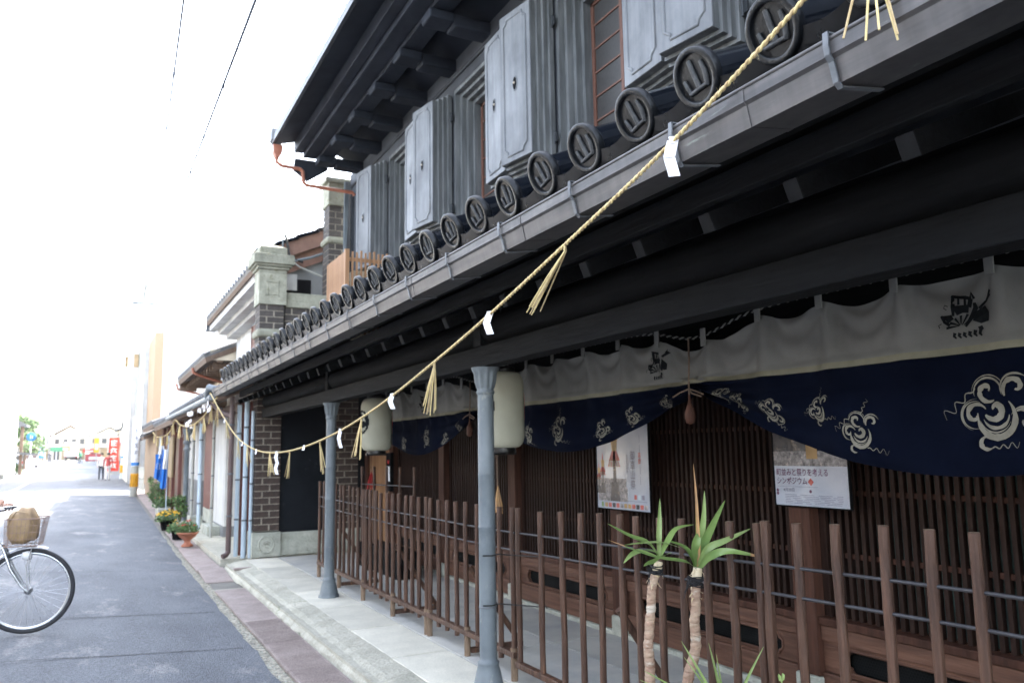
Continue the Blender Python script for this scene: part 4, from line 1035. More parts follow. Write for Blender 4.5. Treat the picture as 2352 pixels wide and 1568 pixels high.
# the near tassel hangs in loose single stems
for i,(y,L_,sg,w) in enumerate([(1.696,.105,2,.034),(2.885,.085,2,.034),(4.082,.075,2,.036),(5.093,.115,2,.034),(6.083,.03,1,.03),(7.097,.19,4,.05),(8.08,.04,1,.03),(8.92,.04,1,.03),(10.3,.04,1,.03)]):
    segs=[((-1)**k*.012,-L_/sg,.008*(-1)**k) for k in range(sg)]
    streamer((XR,y,zr_(y)+.002),w*.95,segs,R([-48,-38,-30,-26,-24,-22,-20,-20,-20][i]),sr)
# ================================================================ yucca plants in pots before the fence
def yleaf(pts,w,mt,fold=.25,name='leaf',parent=None,up=(0,-1,.4),tipmt=None):
    pts=[Vector(p) for p in pts]; n=14
    P=[]
    m=len(pts)-1
    for i in range(n+1):
        t=i/n*m; k=min(int(t),m-1); f=t-k; p0=pts[max(k-1,0)];p1=pts[k];p2=pts[k+1];p3=pts[min(k+2,m)]
        P.append(.5*((2*p1)+(p2-p0)*f+(2*p0-5*p1+4*p2-p3)*f*f+(3*p1-p0-3*p2+p3)*f**3))
    vs=[];fs=[]; U=Vector(up)
    for i,p in enumerate(P):
        u=i/n; t=(P[min(i+1,n)]-P[max(i-1,0)]).normalized(); s=t.cross(U).normalized(); nn=s.cross(t)
        ww=w*.82*(.5+.45*min(1,u/.35))*(1-max(0,(u-.35)/.65)**1.7)+.0006
        vs+=[p-s*ww,p-s*ww*.5-nn*ww*fold*.7,p-nn*ww*fold,p+s*ww*.5-nn*ww*fold*.7,p+s*ww]
    for i in range(n):
        for k in range(4): fs.append((i*5+k,i*5+k+1,i*5+k+6,i*5+k+5))
    mb=MB(); cut=int(n*.9)*4 if tipmt else len(fs)
    mb.add(vs,fs[:cut],mt,True)
    if tipmt: mb.add(vs,fs[cut:],tipmt,True)
    return mb.build(name,parent)
def zs(x,y): return ((1900+x/2.138)/1.633,(2000+y/2.138)/1.633)
def zy(x,y): return ((2100+x/1.823)/1.633,(1700+y/1.823)/1.633)
YP=2.6
def pt(q,dy=0): return ony(q[0],q[1],YP+dy)
def trunk(parent,pix,r0,seed,x0):
    P=[ony(*zs(*p),YP) for p in pix]; P=P[::-1]; base=P[0]
    P=[Vector((base.x,YP,.40)),Vector((base.x+.004,YP,.5))]+P
    # resample and ring the bark
    Q=[];Rr=[]; N=90; m=len(P)-1
    for i in range(N+1):
        t=i/N*m; k=min(int(t),m-1); p=P[k].lerp(P[k+1],t-k); Q.append(p); u=i/N
        Rr.append(r0*(1-.22*u)*(1+.07*math.sin(i*1.9+seed)*math.sin(i*.63)+.10*noise.noise(Vector((i*.33,seed,0)))))
    for _ in range(3): Q=[Q[0]]+[(Q[i-1]+Q[i]*2+Q[i+1])/4 for i in range(1,N)]+[Q[-1]]
    mb=MB(); mb.tube(Q,Rr,'trunk',14); mb.build('trunk',parent)
    mb=MB(); rnd=random.Random(seed)
    top=Q[-1]
    mb.tube([Q[int(N*.86)],Q[int(N*.93)],top],[r0*.82,r0*.88,r0*.8],'bark_pale',12)
    for k in range(14):
        i=rnd.randint(int(N*.74),N-1); p=Q[i]; a=rnd.uniform(0,6.28); d=Vector((math.cos(a),math.sin(a)*.6,0))
        mb.tube([p+d*r0*.8,p+d*r0*1.3+Vector((0,0,-.008)),p+d*r0*rnd.uniform(1.3,1.9)+Vector((0,0,rnd.uniform(-.03,.0)))],[.004,.003,.001],'bark_pale',5,flat=.4)
    mb.build('peeling_bark',parent)
    return Q
def twine(parent,c,r,n,seed):
    rnd=random.Random(seed); mb=MB()
    for k in range(n):
        z=rnd.uniform(-.018,.018); tl=rnd.uniform(-.3,.3); rr=r*rnd.uniform(.95,1.22)
        mb.tube([c+Vector((rr*math.cos(a),rr*math.sin(a),z+tl*rr*math.cos(a+k))) for a in [j*math.pi/8 for j in range(16)]],.0025,'twine',5,closed=True)
    for k in range(7): mb.tube([c+Vector((-r,0,0)),c+Vector((-r*1.6,-.005,rnd.uniform(-.02,.02))),c+Vector((-r*rnd.uniform(1.8,2.4),0,rnd.uniform(-.07,.03)))],.0015,'twine',4)
    mb.build('twine_binding',parent)
def pot(parent,x,y,mt='terracotta',r=.13,h=.27):
    mb=MB(); mb.lathe([(r*.68,0),(r*.95,h*.86),(r*1.08,h*.86),(r*1.10,h),(r*.98,h),(r*.94,h*.9),(0,h*.9)],(x,y,.133),mt,28); mb.build('pot',parent)
# right, taller yucca
ty_=thing('yucca_plant','taller yucca with a dry orange leaf standing straight up from its green crown','potted plant')
Q=trunk(ty_,[(1535,275),(1525,340),(1520,420),(1515,500),(1520,600),(1505,700),(1515,800),(1520,900),(1500,1000),(1470,1100),(1450,1190)],.0225,2,0)
pot(ty_,Q[0].x,YP,r=.15)
twine(ty_,ony(*zs(1515,385),YP),.026,16,4)
c0=lambda d=0: ony(*zy(940,770),YP+d)
L=lambda pix,w,mt='leaf',dd=(0,0,0,0),**k: yleaf([pt(zy(*p),d) for p,d in zip(pix,list(dd)+[dd[-1]]*5)],w,mt,parent=ty_,**k)
L([(945,775),(950,650),(945,560),(932,300),(912,70)],.013,'dryleaf',(0,-.02,-.03,-.03,-.02),name='dry_leaf')
L([(940,770),(925,660),(945,570),(950,560)],.026,'leaf',(0,-.03,-.035,-.03),name='stem_sheath')
L([(940,770),(975,640),(1050,480),(1130,318)],.024,'leaf',(0,0,.03,.06))
L([(945,770),(965,600),(985,420),(988,255)],.020,'leaf2',(0,.03,.06,.08))
L([(940,770),(940,600),(935,450),(928,330)],.010,'leaf',(0,.03,.05,.06))
L([(945,775),(1010,650),(1140,590),(1305,512)],.018,'leaf2',(0,-.03,-.06,-.08))
L([(955,785),(1030,700),(1160,665),(1390,710)],.020,'leaf',(0,-.04,-.10,-.14),tipmt='dryleaf')
L([(930,775),(900,690),(840,630),(720,590)],.017,'leaf',(0,.03,.06,.08),up=(0,-1,1))
L([(930,785),(860,735),(640,700),(330,590)],.015,'leaf',(0,-.06,-.10,-.12),tipmt='dryleaf',up=(0,-.6,1))
L([(945,790),(965,700),(1010,600),(1040,540)],.013,'leaf2',(0,.05,.10,.12))
# left, shorter yucca
ly_=thing('yucca_plant','shorter yucca left of the one with the upright dry orange leaf','potted plant')
Q=trunk(ly_,[(1222,225),(1210,290),(1185,350),(1165,430),(1160,520),(1160,600),(1150,700),(1145,800),(1135,900),(1145,1000),(1150,1100),(1150,1190)],.0205,5,0)
pot(ly_,Q[0].x,YP,r=.12)
twine(ly_,ony(*zs(1205,290),YP),.022,9,8)
L=lambda pix,w,mt='leaf',dd=(0,0,0,0),**k: yleaf([pt(zy(*p),d) for p,d in zip(pix,list(dd)+[dd[-1]]*5)],w,mt,parent=ly_,**k)
L([(680,700),(678,580),(682,440),(683,308)],.016,'leaf2',(0,0,.01,.02))
L([(675,700),(610,610),(480,560),(325,478)],.021,'leaf',(0,-.02,-.05,-.06),up=(0,-1,1.2))
L([(820,640),(700,606),(560,610),(440,625)],.013,'leaf2',(.02,-.02,-.05,-.06),up=(0,-.3,1))
L([(685,700),(740,590),(800,510),(915,485)],.014,'leaf',(0,.02,.04,.05),up=(0,-1,1.2))
L([(670,705),(560,665),(490,690),(435,750)],.016,'leaf2',(0,-.02,-.05,-.07),up=(0,-.6,1))
L([(680,710),(640,735),(600,750),(572,770)],.010,'leaf',(0,-.03,-.05,-.06))
L([(690,710),(720,690),(750,680),(765,678)],.014,'leaf',(0,-.03,-.05,-.06),up=(0,-.4,1))
L([(690,715),(690,690),(640,665),(575,655)],.010,'leaf',(0,.03,.05,.06),up=(0,-.6,1))
# low young yucca whose leaves show at the bottom edge
yy_=thing('yucca_plant','low young yucca showing only pale green blade tips before the two tall ones','potted plant')
YP=2.35
base=Vector((2.07,YP,.47)); pot(yy_,base.x,YP,r=.10)
mb=MB(); mb.tube([(base.x,YP,.38),base],.02,'trunk',10); mb.build('trunk',yy_)
for (tip,w) in (((1400,860),.011),((1620,875),.012),((1680,965),.007),((2062,905),.010),((1425,990),.007),((1105,1100),.008),((1068,1172),.006)):
    tp=ony(*zs(*tip),YP+random.uniform(-.05,.05)); md=base.lerp(tp,.55)+Vector((0,0,.03)); yleaf([base,base.lerp(md,.4)+Vector((0,0,.02)),md,tp],w,'leaf2',parent=yy_)
hl=thing('seedling','small pale green two lobed leaf rising at the bottom edge right of the yuccas','plant')
cp_=ony(1795,1556,2.0)
mb=MB()
for s in (-1,1): mb.add([cp_+Vector((0,0,-.012)),cp_+Vector((s*.012,0,-.006)),cp_+Vector((s*.015,0,.008)),cp_+Vector((s*.008,.004,.014)),cp_+Vector((s*.001,0,.006))],[(0,1,2,3,4) if s>0 else (4,3,2,1,0)],'leaf2')
mb.build('leaf',hl); mb=MB(); mb.tube([cp_+Vector((0,0,-.01)),cp_+Vector((.005,0,-.2)),(cp_.x,2.0,.30)],.0025,'leaf2',6); mb.build('stem',hl); 
mb=MB(); mb.lathe([(.07,0),(.09,.16),(.10,.17),(.09,.17),(0,.165)],(cp_.x,2.0,.133),'terracotta',20); mb.build('pot',hl)
# ================================================================ bicycle and rider
bk=thing('bicycle','pale mint bicycle with a wire front basket, rolling in from the left edge','bicycle',(-.415,7.76,.105),rz=R(-6))
WR=.335
def wheel(x):
    mb=MB(); mb.tube([(x+(WR-.018)*math.cos(a),0,WR+(WR-.018)*math.sin(a)) for a in [k*math.pi/32 for k in range(64)]],.018,'rubber',10,closed=True); o=mb.build('tyre',None); 
    w=MB(); w.tube([(x+(WR-.040)*math.cos(a),0,WR+(WR-.040)*math.sin(a)) for a in [k*math.pi/32 for k in range(64)]],.012,'chrome',8,closed=True); r=w.build('wheel',bk); o.parent=r; o.name='tyre'
    w=MB(); w.lathe([(.0,-.055),(.010,-.055),(.010,-.04),(.026,-.035),(.018,-.028),(.016,.028),(.026,.035),(.010,.04),(.010,.055),(0,.055)],(x,0,WR),'chrome',16,axis=(0,1,0)); w.build('hub',r)
    for k in range(32):
        a=k*2*math.pi/32; s=1 if k%2 else -1; a2=a+(.5 if (k//2)%2 else -.5)
        w=MB(); w.tube([(x+.024*math.cos(a2),s*.03,WR+.024*math.sin(a2)),(x+(WR-.045)*math.cos(a),0,WR+(WR-.045)*math.sin(a))],.0011,'chrome',4); w.build('spoke',r)
    return r
w1=wheel(0); w2=wheel(-1.08)
mb=MB(); mb.lathe([(0,-.004),(.012,-.004),(.028,0),(.012,.004),(0,.004)],(-.235,.012,WR-.02),'polewhite',10,axis=(0,1,0)); mb.build('reflector',w1)
hd=Vector((-.235,0,.72)); ht=Vector((-.29,0,.87))
mb=MB()
for s in (-1,1): mb.tube([(0,s*.055,WR),(-.05,s*.055,WR+.05),(-.13,s*.052,WR+.18),(-.185,s*.045,WR+.33),(-.215,s*.02,WR+.375)],[.009,.010,.012,.013,.014],'chrome',8)
mb.tube([(-.215,-.05,WR+.36),(-.215,.05,WR+.36)],.016,'chrome',8); mb.tube([(-.215,0,WR+.37),hd,ht,ht+Vector((-.03,0,.12))],[.016,.016,.016,.012],'chrome',10); mb.build('fork',bk)
def fender(x,a0,a1,mt='chrome'):
    mb=MB(); vs=[];fs=[]; n=24
    for i in range(n+1):
        a=a0+(a1-a0)*i/n
        for k in range(5):
            t=-1+k*.5; rr=WR+.022-.010*t*t; vs.append((x+rr*math.cos(a),t*.026,WR+rr*math.sin(a)))
    for i in range(n):
        for k in range(4): fs.append((i*5+k,(i+1)*5+k,(i+1)*5+k+1,i*5+k+1))
    mb.add(vs,fs,mt,True); return mb.build('mudguard',bk)
fender(0,R(70),R(205)); fender(-1.08,R(10),R(190))
mb=MB()
mb.tube([hd+Vector((-.005,0,.0)),ht],.021,'mint',12)
bb=Vector((-.68,0,.29)); st_=Vector((-.80,0,.74))
mb.tube([hd.lerp(ht,.15),Vector((-.45,0,.42)),bb],.018,'mint',12); mb.tube([hd.lerp(ht,.75),Vector((-.52,0,.52)),bb.lerp(st_,.25)],.015,'mint',12); mb.tube([bb,st_],.017,'mint',12)
for s in (-1,1): mb.tube([bb,Vector((-1.08,s*.05,WR))],.009,'mint',8); mb.tube([st_.lerp(bb,.1),Vector((-1.08,s*.05,WR))],.008,'mint',8)
mb.build('frame',bk)
mb=MB(); mb.tube([ht+Vector((-.03,0,.10)),ht+Vector((-.02,0,.13))],.014,'chrome',8)
gr=[]
for s in (-1,1): mb.tube([ht+Vector((-.03,0,.12)),ht+Vector((.06,s*.10,.125)),ht+Vector((.12,s*.22,.125)),ht+Vector((.02,s*.27,.115))],.011,'chrome',8); 
mb.build('handlebar',bk)
for s in (-1,1): mb=MB(); mb.tube([ht+Vector((.10,s*.25,.122)),ht+Vector((-.005,s*.272,.113))],.016,'blackpl',10); mb.build('grip',bk)
mb=MB(); mb.tube([bb,bb+Vector((.03,.06,-.16))],.009,'chrome',8); mb.tube([bb,bb+Vector((-.03,-.06,.16))],.009,'chrome',8); mb.box((bb.x-.02,.05,.115),(bb.x+.08,.13,.135),'blackpl'); mb.box((bb.x-.08,-.13,.44),(bb.x+.02,-.05,.46),'blackpl'); mb.lathe([(0,-.003),(.075,-.003),(.075,.003),(0,.003)],bb+Vector((0,-.045,0)),'chrome',28,axis=(0,1,0)); mb.build('crank_set',bk)
mb=MB(); mb.tube([st_,st_+Vector((-.03,0,.10))],.013,'chrome',8); mb.build('seat_post',bk)
mb=MB(); mb.lathe([(0,0),(.07,.01),(.105,.035),(.09,.07),(0,.085)],st_+Vector((-.05,0,.08)),'blackpl',20,mod=lambda w,h:1+.35*max(0,math.cos(w))**2); mb.build('saddle',bk)
# basket: rim, ribs and cross wires, with its stays
mb=MB(); A=(-.235,.11); B=(.13,.15); z0,z1=.70,.915
def bring(z,f):
    xa=-.175+0*f; xb=.065+.03*f; h=.125+.03*f; return [(xa,-h,z),(xb,-h,z),(xb,h,z),(xa,h,z)]
for k in range(5):
    f=k/4; P=bring(z0+(z1-z0)*f,f); r=.004 if k in (0,4) else .0018
    for i in range(4): mb.tube([P[i],P[(i+1)%4]],r,'basketwire',5)
b0,b1=bring(z0,0),bring(z1,1)
for i in range(4):
    n=9 if i%2==0 else 8
    for k in range(n+1): mb.tube([Vector(b0[i]).lerp(Vector(b0[(i+1)%4]),k/n),Vector(b1[i]).lerp(Vector(b1[(i+1)%4]),k/n)],.0016,'basketwire',4)
for k in range(8): mb.tube([Vector(b0[0]).lerp(Vector(b0[1]),k/7),Vector(b0[3]).lerp(Vector(b0[2]),k/7)],.0018,'basketwire',4)
mb.build('front_basket',bk)
mb=MB()
for s in (-1,1): mb.tube([(0,s*.06,WR),(-.02,s*.05,WR+.2),(.02,s*.05,.72)],.004,'chrome',6)
mb.build('basket_stay',bk)
mb=MB(); mb.lathe([(0,-.02),(.03,-.015),(.04,.02),(.035,.05),(0,.052)],(-.045,0,.615),'polewhite',14,axis=(1,0,0)); mb.build('headlamp',bk)
# bag lying in the basket
bgt=thing('shoulder_bag','crumpled tan shoulder bag stuffed in the front basket of the bicycle','bag',(-.415,7.76,.105),rz=R(-6))
mb=MB(); vs=[];fs=[]; NU,NV=22,14
for i in range(NU+1):
    u=-1+2*i/NU
    for k in range(NV):
        w=2*math.pi*k/NV; ex=abs(math.cos(w))**.6*math.copysign(1,math.cos(w)); ez=abs(math.sin(w))**.6*math.copysign(1,math.sin(w))
        s=max(.02,(1-abs(u)**5))**.5; d=1+.26*noise.noise(Vector((u*2.4,ex*1.5,ez*1.5)))
        vs.append((-.065+u*.115,ex*.11*s*d,.845+ez*.135*s*d+(.02*math.cos(u*2.0))))
for i in range(NU):
    for k in range(NV): fs.append((i*NV+k,i*NV+(k+1)%NV,(i+1)*NV+(k+1)%NV,(i+1)*NV+k))
mb.add(vs,fs,'bag',True); mb.add(vs[:NV],[tuple(range(NV))],'bag'); mb.add(vs[-NV:],[tuple(range(NV))[::-1]],'bag'); mb.build('bag_body',bgt)
mb=MB(); mb.tube([(-.15,-.10,.90),(-.10,-.125,.975),(-.02,-.12,.96),(.02,-.115,.88)],.008,'bag',8,flat=.5); mb.build('bag_strap',bgt)
# ---- people -------------------------------------------------------
def skinned(name,nodes,edges,root,parent,mats,pick,loc=(0,0,0),sub=2):
    me=bpy.data.meshes.new(name); me.from_pydata([n[0] for n in nodes],edges,[]); o=bpy.data.objects.new(name,me); COL.objects.link(o)
    s=o.modifiers.new('s','SKIN'); 
    for i,n in enumerate(nodes):
        sv=me.skin_vertices[0].data[i]; sv.radius=(n[1],n[1]*(n[2] if len(n)>2 else 1)); sv.use_root=(i==root)
    s.use_smooth_shade=True; b=o.modifiers.new('u','SUBSURF'); b.levels=sub; b.render_levels=sub
    dg=bpy.context.evaluated_depsgraph_get(); me2=bpy.data.meshes.new_from_object(o.evaluated_get(dg)); bpy.data.objects.remove(o)
    for m_ in mats: me2.materials.append(M[m_])
    for p in me2.polygons:
        c=p.center; p.material_index=pick(c); p.use_smooth=True
    ob=link(name,me2,parent,loc=loc); return ob
def head_parts(parent,c,face,mt='hair',r=.10):
    f=Vector(face).normalized(); rt=f.cross(Vector((0,0,1))).normalized(); c=Vector(c)
    mb=MB(); vs=[];fs=[]; n=14
    for i in range(n+1):
        th=math.pi*.62*i/n
        for k in range(18):
            w=2*math.pi*k/18; d=Vector((math.cos(w)*math.sin(th),math.sin(w)*math.sin(th),math.cos(th)))
            fr=d.x*f.x+d.y*f.y
            if fr>.45 and d.z<.55: d=d*.93
            vs.append(c+Vector((d.x*r*.93,d.y*r*.93,d.z*r*1.18))*1.04+Vector((0,0,.012))-f*.012)
    for i in range(n):
        for k in range(18): fs.append((i*18+k,i*18+(k+1)%18,(i+1)*18+(k+1)%18,(i+1)*18+k))
    mb.add(vs,fs,mt,True); mb.build('hair',parent)
    mb=MB(); mb.tube([c+f*r*.86+Vector((0,0,.012)),c+f*r*1.06+Vector((0,0,-.012)),c+f*r*.86+Vector((0,0,-.022))],[.010,.014,.008],'skin',6)
    for s in (-1,1):
        mb.lathe([(0,0),(.009,.002),(0,.006)],c+f*r*.84+rt*s*.034+Vector((0,0,.012)),'black',8,axis=f); mb.lathe([(0,-.006),(.018,0),(0,.008)],c+rt*s*r*.84,'skin',8,axis=rt*s)
    mb.tube([c+f*r*.86-rt*.022+Vector((0,0,-.045)),c+f*r*.89+Vector((0,0,-.047)),c+f*r*.86+rt*.022+Vector((0,0,-.045))],.005,'redframe',6); mb.build('face',parent)
def person(loc,face_ang,h,top,legs,label,walk=.22,shoes='black',grp=None,cat='person'):
    t=thing('person',label,cat,loc,rz=face_ang,group=grp)      # faces local +Y
    k=h/1.7
    N=[((0,0,.93*k),.13*k,.75),((0,.0,1.10*k),.12*k,.72),((0,.0,1.28*k),.145*k,.7),((0,0,1.40*k),.11*k,.7),((0,.0,1.47*k),.055*k),((0,.01,1.54*k),.065*k),((0,.015,1.62*k),.085*k,1.0),((0,.01,1.69*k),.055*k)]
    E=[(i,i+1) for i in range(7)]
    for s in (-1,1):
        w=walk*s; b=len(N)
        N+=[((s*.09*k,0,.88*k),.095*k),((s*.095*k,w*.45+.03,.48*k),.065*k),((s*.095*k,w*.9-.05*(1 if w<0 else 0),.09*k),.045*k),((s*.10*k,w*.9+.13,.035*k),.035*k)]
        E+=[(0,b),(b,b+1),(b+1,b+2),(b+2,b+3)]
        b=len(N); a=-w
        N+=[((s*.18*k,0,1.38*k),.06*k),((s*.235*k,a*.3-.02,1.11*k),.045*k),((s*.24*k,a*.8+.05,.87*k),.033*k),((s*.24*k,a*.9+.07,.79*k),.030*k)]
        E+=[(3,b),(b,b+1),(b+1,b+2),(b+2,b+3)]
    def pick(c):
        if c.z>1.455*k: return 2
        if c.z<.085*k: return 3
        if abs(c.x)>.17*k and c.z<.90*k: return 2
        return 0 if c.z>.90*k else 1
    skinned('body',N,E,0,t,[top,legs,'skin',shoes],pick,sub=1)
    head_parts(t,(0,.015,1.62*k),(0,1,0),r=.095*k)
    return t
# rider: seated, both arms reaching for the grips (mostly outside the frame)
rd=thing('person','rider in a beige jacket gripping the handlebar of the bicycle at the left edge','person',(-.415,7.76,.105),rz=R(-6))
sh=Vector((-.72,0,1.40))
N=[((-.86,0,.90),.13),((-.84,0,1.10),.13),((-.76,0,1.32),.145),((-.72,0,1.43),.09),((-.70,0,1.50),.055),((-.67,0,1.57),.075),((-.655,0,1.66),.09),((-.66,0,1.73),.06)]
E=[(i,i+1) for i in range(7)]
for s in (-1,1):
    gx,gy,gz_=ht.x+.045,s*.262,ht.z+.118
    b=len(N); N+=[((-.73,s*.18,1.40),.062),((-.72,s*.27,1.17),.048),((gx-.07,s*.275,gz_+.05),.034),((gx-.015,s*.268,gz_+.035),.036)]
    E+=[(3,b),(b,b+1),(b+1,b+2),(b+2,b+3)]
    b=len(N); fz=.14 if s>0 else .46; fx=bb.x+.03 if s>0 else bb.x-.03
    N+=[((-.84,s*.09,.88),.10),((-.50 if s<0 else -.56,s*.10,.80 if s<0 else .56),.07),((fx-.05,s*.10,fz+.09),.045),((fx+.10,s*.10,fz+.05),.036)]
    E+=[(0,b),(b,b+1),(b+1,b+2),(b+2,b+3)]
def pk_(c):
    if c.z>1.475: return 2
    if c.x>-.37 and c.z>.9: return 2
    if c.z>.98: return 0
    return 1
skinned('body',N,E,0,rd,['sleeve','trousers','skin'],pk_)
head_parts(rd,(-.655,0,1.655),(1,0,-.1))
for s in (-1,1):       # fingers closed round each grip
    g0=ht+Vector((.10,s*.25,.122)); g1=ht+Vector((-.005,s*.272,.113)); 
    mb=MB()
    for f in range(4):
        c=g0.lerp(g1,.12+.22*f); r=.026; rf=[.0085,.0092,.0088,.0075][f]
        pts=[c+Vector((.0,0,0))+Vector((0,-s*0,0))+Vector((0,-s*(-r)*math.cos(a)*1.0,r*math.sin(a))) for a in [R(x) for x in (150,110,65,15,-35,-75)]]
        mb.tube([c+Vector((-.02,s*-.02,.035))]+pts,[rf*1.2]+[rf,rf,rf*.97,rf*.95,rf*.9,rf*.75],'skin',8)
    c=g0.lerp(g1,.10); mb.tube([g0.lerp(g1,.5)+Vector((-.02,-s*.02,.02)),c+Vector((-.01,-s*.027,.01)),c+Vector((.015,-s*.026,-.006))],[.012,.010,.008],'skin',8)
    mb.build('fingers',rd)
    mb=MB(); mb.tube([(-.42,s*.276,g1.z+.085),(-.375,s*.274,g1.z+.070)],[.043,.045],'sleeve',14); mb.build('cuff',rd)
# ================================================================ flower pots along the gutter
def flowers(c,r,h,n,leafm,petals,parent,nf,seed,ls=.022):
    rnd=random.Random(seed); mb=MB()
    for i in range(n):
        a=rnd.uniform(0,6.28); q=rnd.random()**.5*r; z=rnd.random()*h*(1-.5*(q/r)**2); p=Vector(c)+Vector((q*math.cos(a),q*math.sin(a),z))
        d=Vector((rnd.uniform(-1,1),rnd.uniform(-1,1),rnd.uniform(-.3,1))).normalized(); s=d.orthogonal().normalized(); l=ls*rnd.uniform(.7,1.5)
        mb.add([p,p+d*l*.5+s*l*.3,p+d*l,p+d*l*.5-s*l*.3],[(0,1,2,3)],rnd.choice(leafm))
    mb.build('foliage',parent,kind='stuff')
    for i in range(nf):
        a=rnd.uniform(0,6.28); q=rnd.random()**.5*r*.95; p=Vector(c)+Vector((q*math.cos(a),q*math.sin(a),h*rnd.uniform(.75,1.1)*(1-.4*(q/r)**2)))
        fm=MB(); m_=rnd.choice(petals); rr=.022
        tl=Vector((rnd.uniform(-.5,.2),rnd.uniform(-.9,0),1)).normalized(); u=tl.orthogonal().normalized(); v=tl.cross(u)
        for k in range(7):
            w=2*math.pi*k/7; w2=w+.42; w3=w-.42
            fm.add([p,p+(u*math.cos(w3)+v*math.sin(w3))*rr*.7+tl*.006,p+(u*math.cos(w)+v*math.sin(w))*rr+tl*.004,p+(u*math.cos(w2)+v*math.sin(w2))*rr*.7+tl*.006],[(0,1,2,3)],m_)
        fm.build('flower',parent)
p1=thing('flower_pot','terracotta pedestal bowl of red and white flowers on the gutter covers','flower pot',(0,0,0))
c=(1.42,14.3,.045)
mb=MB(); mb.lathe([(.09,0),(.095,.02),(.055,.05),(.045,.08),(.06,.11),(.12,.15),(.155,.20),(.17,.205),(.17,.23),(.15,.23),(.14,.21),(0,.21)],c,'terracotta',28); mb.build('urn',p1)
flowers((c[0],c[1],.25),.17,.20,700,['green','green2'],['red','red','shirtwhite'],p1,14,1,.035)
p2=thing('flower_pot','dark pot of massed yellow marigolds just beyond the terracotta bowl','flower pot')
mb=MB(); mb.lathe([(.11,0),(.15,.2),(.16,.2),(.16,.22),(0,.2)],(1.37,17.6,.045),'black',20); mb.build('pot',p2)
flowers((1.37,17.6,.22),.23,.22,800,['green','green2'],['yellow'],p2,70,2,.035)
p3=thing('flower_pot','small dark pot with red flowers between the marigolds and the terracotta bowl','flower pot')
mb=MB(); mb.lathe([(.08,0),(.10,.14),(.11,.15),(0,.14)],(1.38,15.6,.045),'black',18); mb.build('pot',p3)
flowers((1.38,15.6,.17),.17,.2,500,['green','green2'],['red','yellow'],p3,12,3,.035)
p4=thing('planter','long pale planter trough of mixed green plants by the blue banner','planter')
mb=MB(); mb.box((1.45,21.6,.04),(1.75,22.5,.24),'concrete'); mb.build('trough',p4,.02)
flowers((1.6,22.05,.24),.26,.28,700,['green','green2'],['red'],p4,6,4,.05)
def bush(x,y,r,h,label,seed,leafm=['green','green2'],cat='shrub',z0=.05,n=1800,ls=.055):
    t=thing('shrub',label,cat,(0,0,0)); rnd=random.Random(seed)
    mb=MB(); 
    for k in range(7):
        a=rnd.uniform(0,6.28); mb.tube([(x,y,z0),(x+.3*r*math.cos(a),y+.3*r*math.sin(a),z0+h*.4),(x+.7*r*math.cos(a),y+.7*r*math.sin(a),z0+h*.85)],[.014,.010,.005],'brownwood',6)
    mb.build('stem',t)
    mb=MB(); cl=[(x+rnd.uniform(-r,r)*.7,y+rnd.uniform(-r,r)*.7,z0+h*rnd.uniform(.3,.95),r*rnd.uniform(.25,.5)) for _ in range(16)]
    for i in range(n):
        cx_,cy_,cz_,cr=rnd.choice(cl); d0=Vector((rnd.gauss(0,1),rnd.gauss(0,1),rnd.gauss(0,1))).normalized()*cr*rnd.random()**.4; p=Vector((cx_,cy_,cz_))+d0
        d=Vector((rnd.uniform(-1,1),rnd.uniform(-1,1),rnd.uniform(-.5,1))).normalized(); s=d.orthogonal().normalized(); l=ls*rnd.uniform(.6,1.4)
        mb.add([p,p+d*l*.5+s*l*.28,p+d*l,p+d*l*.5-s*l*.28],[(0,1,2,3)],rnd.choice(leafm))
    mb.build('foliage',t,kind='stuff'); return t
bush(1.60,24.5,.26,.9,'tall loose green shrub growing beside the blue cloth banner',5,n=900)
bush(1.72,19.0,.15,.6,'slender green shrub beside the neighbouring iron column',6,n=700)
bush(1.75,27.5,.22,.6,'low green shrub at the foot of the tan brick front',9,n=700)
GLARE_HAZE=0.00025
# ================================================================ neighbouring shophouse (white plaster, porch on posts)
def B(par,name,a,b,mt,bev=0):
    mb=MB(); mb.box(a,b,mt); return mb.build(name,par,bev)
def pipe(x,y,z0,z1,r,mt,label,foot=None):
    t=thing('drainpipe',label,'drainpipe'); mb=MB()
    mb.tube([(x,y,z1),(x,y,z0)],r,mt,12); mb.build('pipe',t)
    for z in (z0+.5,(z0+z1)/2,z1-.4): mb=MB(); mb.lathe([(r*1.0,-.012),(r*1.18,-.01),(r*1.18,.01),(r*1.0,.012)],(x,y,z),'hook',12); mb.build('pipe_bracket',t)
    if foot: mb=MB(); mb.tube([(x,y,z0+.02),(x-.03,y-.03,z0-.02),(x-.08,y-.05,z0-.035)],r,mt,10); mb.build('pipe_shoe',t)
    return t
pipe(1.70,11.82,.17,2.32,.036,'brownpipe','dark brown drainpipe with a bent foot at the gap beside the firewall',True)
pipe(1.80,11.83,.12,2.2,.030,'bluepipe','pale blue drainpipe just right of the dark brown one')
pipe(1.865,11.60,.12,2.28,.034,'bluepipe','thicker pale drainpipe standing nearest the brick pillar')
pipe(1.935,11.52,.12,2.10,.024,'bluepipe','thin pale conduit hugging the corner of the brick pillar')
B(None,'brown_panel',(1.84,11.90,.12),(2.0,11.96,2.25),'maroon').__setitem__('label','narrow brown boarded post between the pale drainpipes'); bpy.data.objects['brown_panel']['category']='post'
n1=thing('neighbour_shophouse','white plastered two storey shophouse with grey tiled eaves next to the firewall','house')
XW=2.06
def seg(y0,y1,z0,z1,mt,x=XW,name='wall',th=.2): return B(n1,name,(x,y0,z0),(x+th,y1,z1),mt)
B(n1,'floor',(1.60,11.8,-.05),(9,20,.10),'kerb')
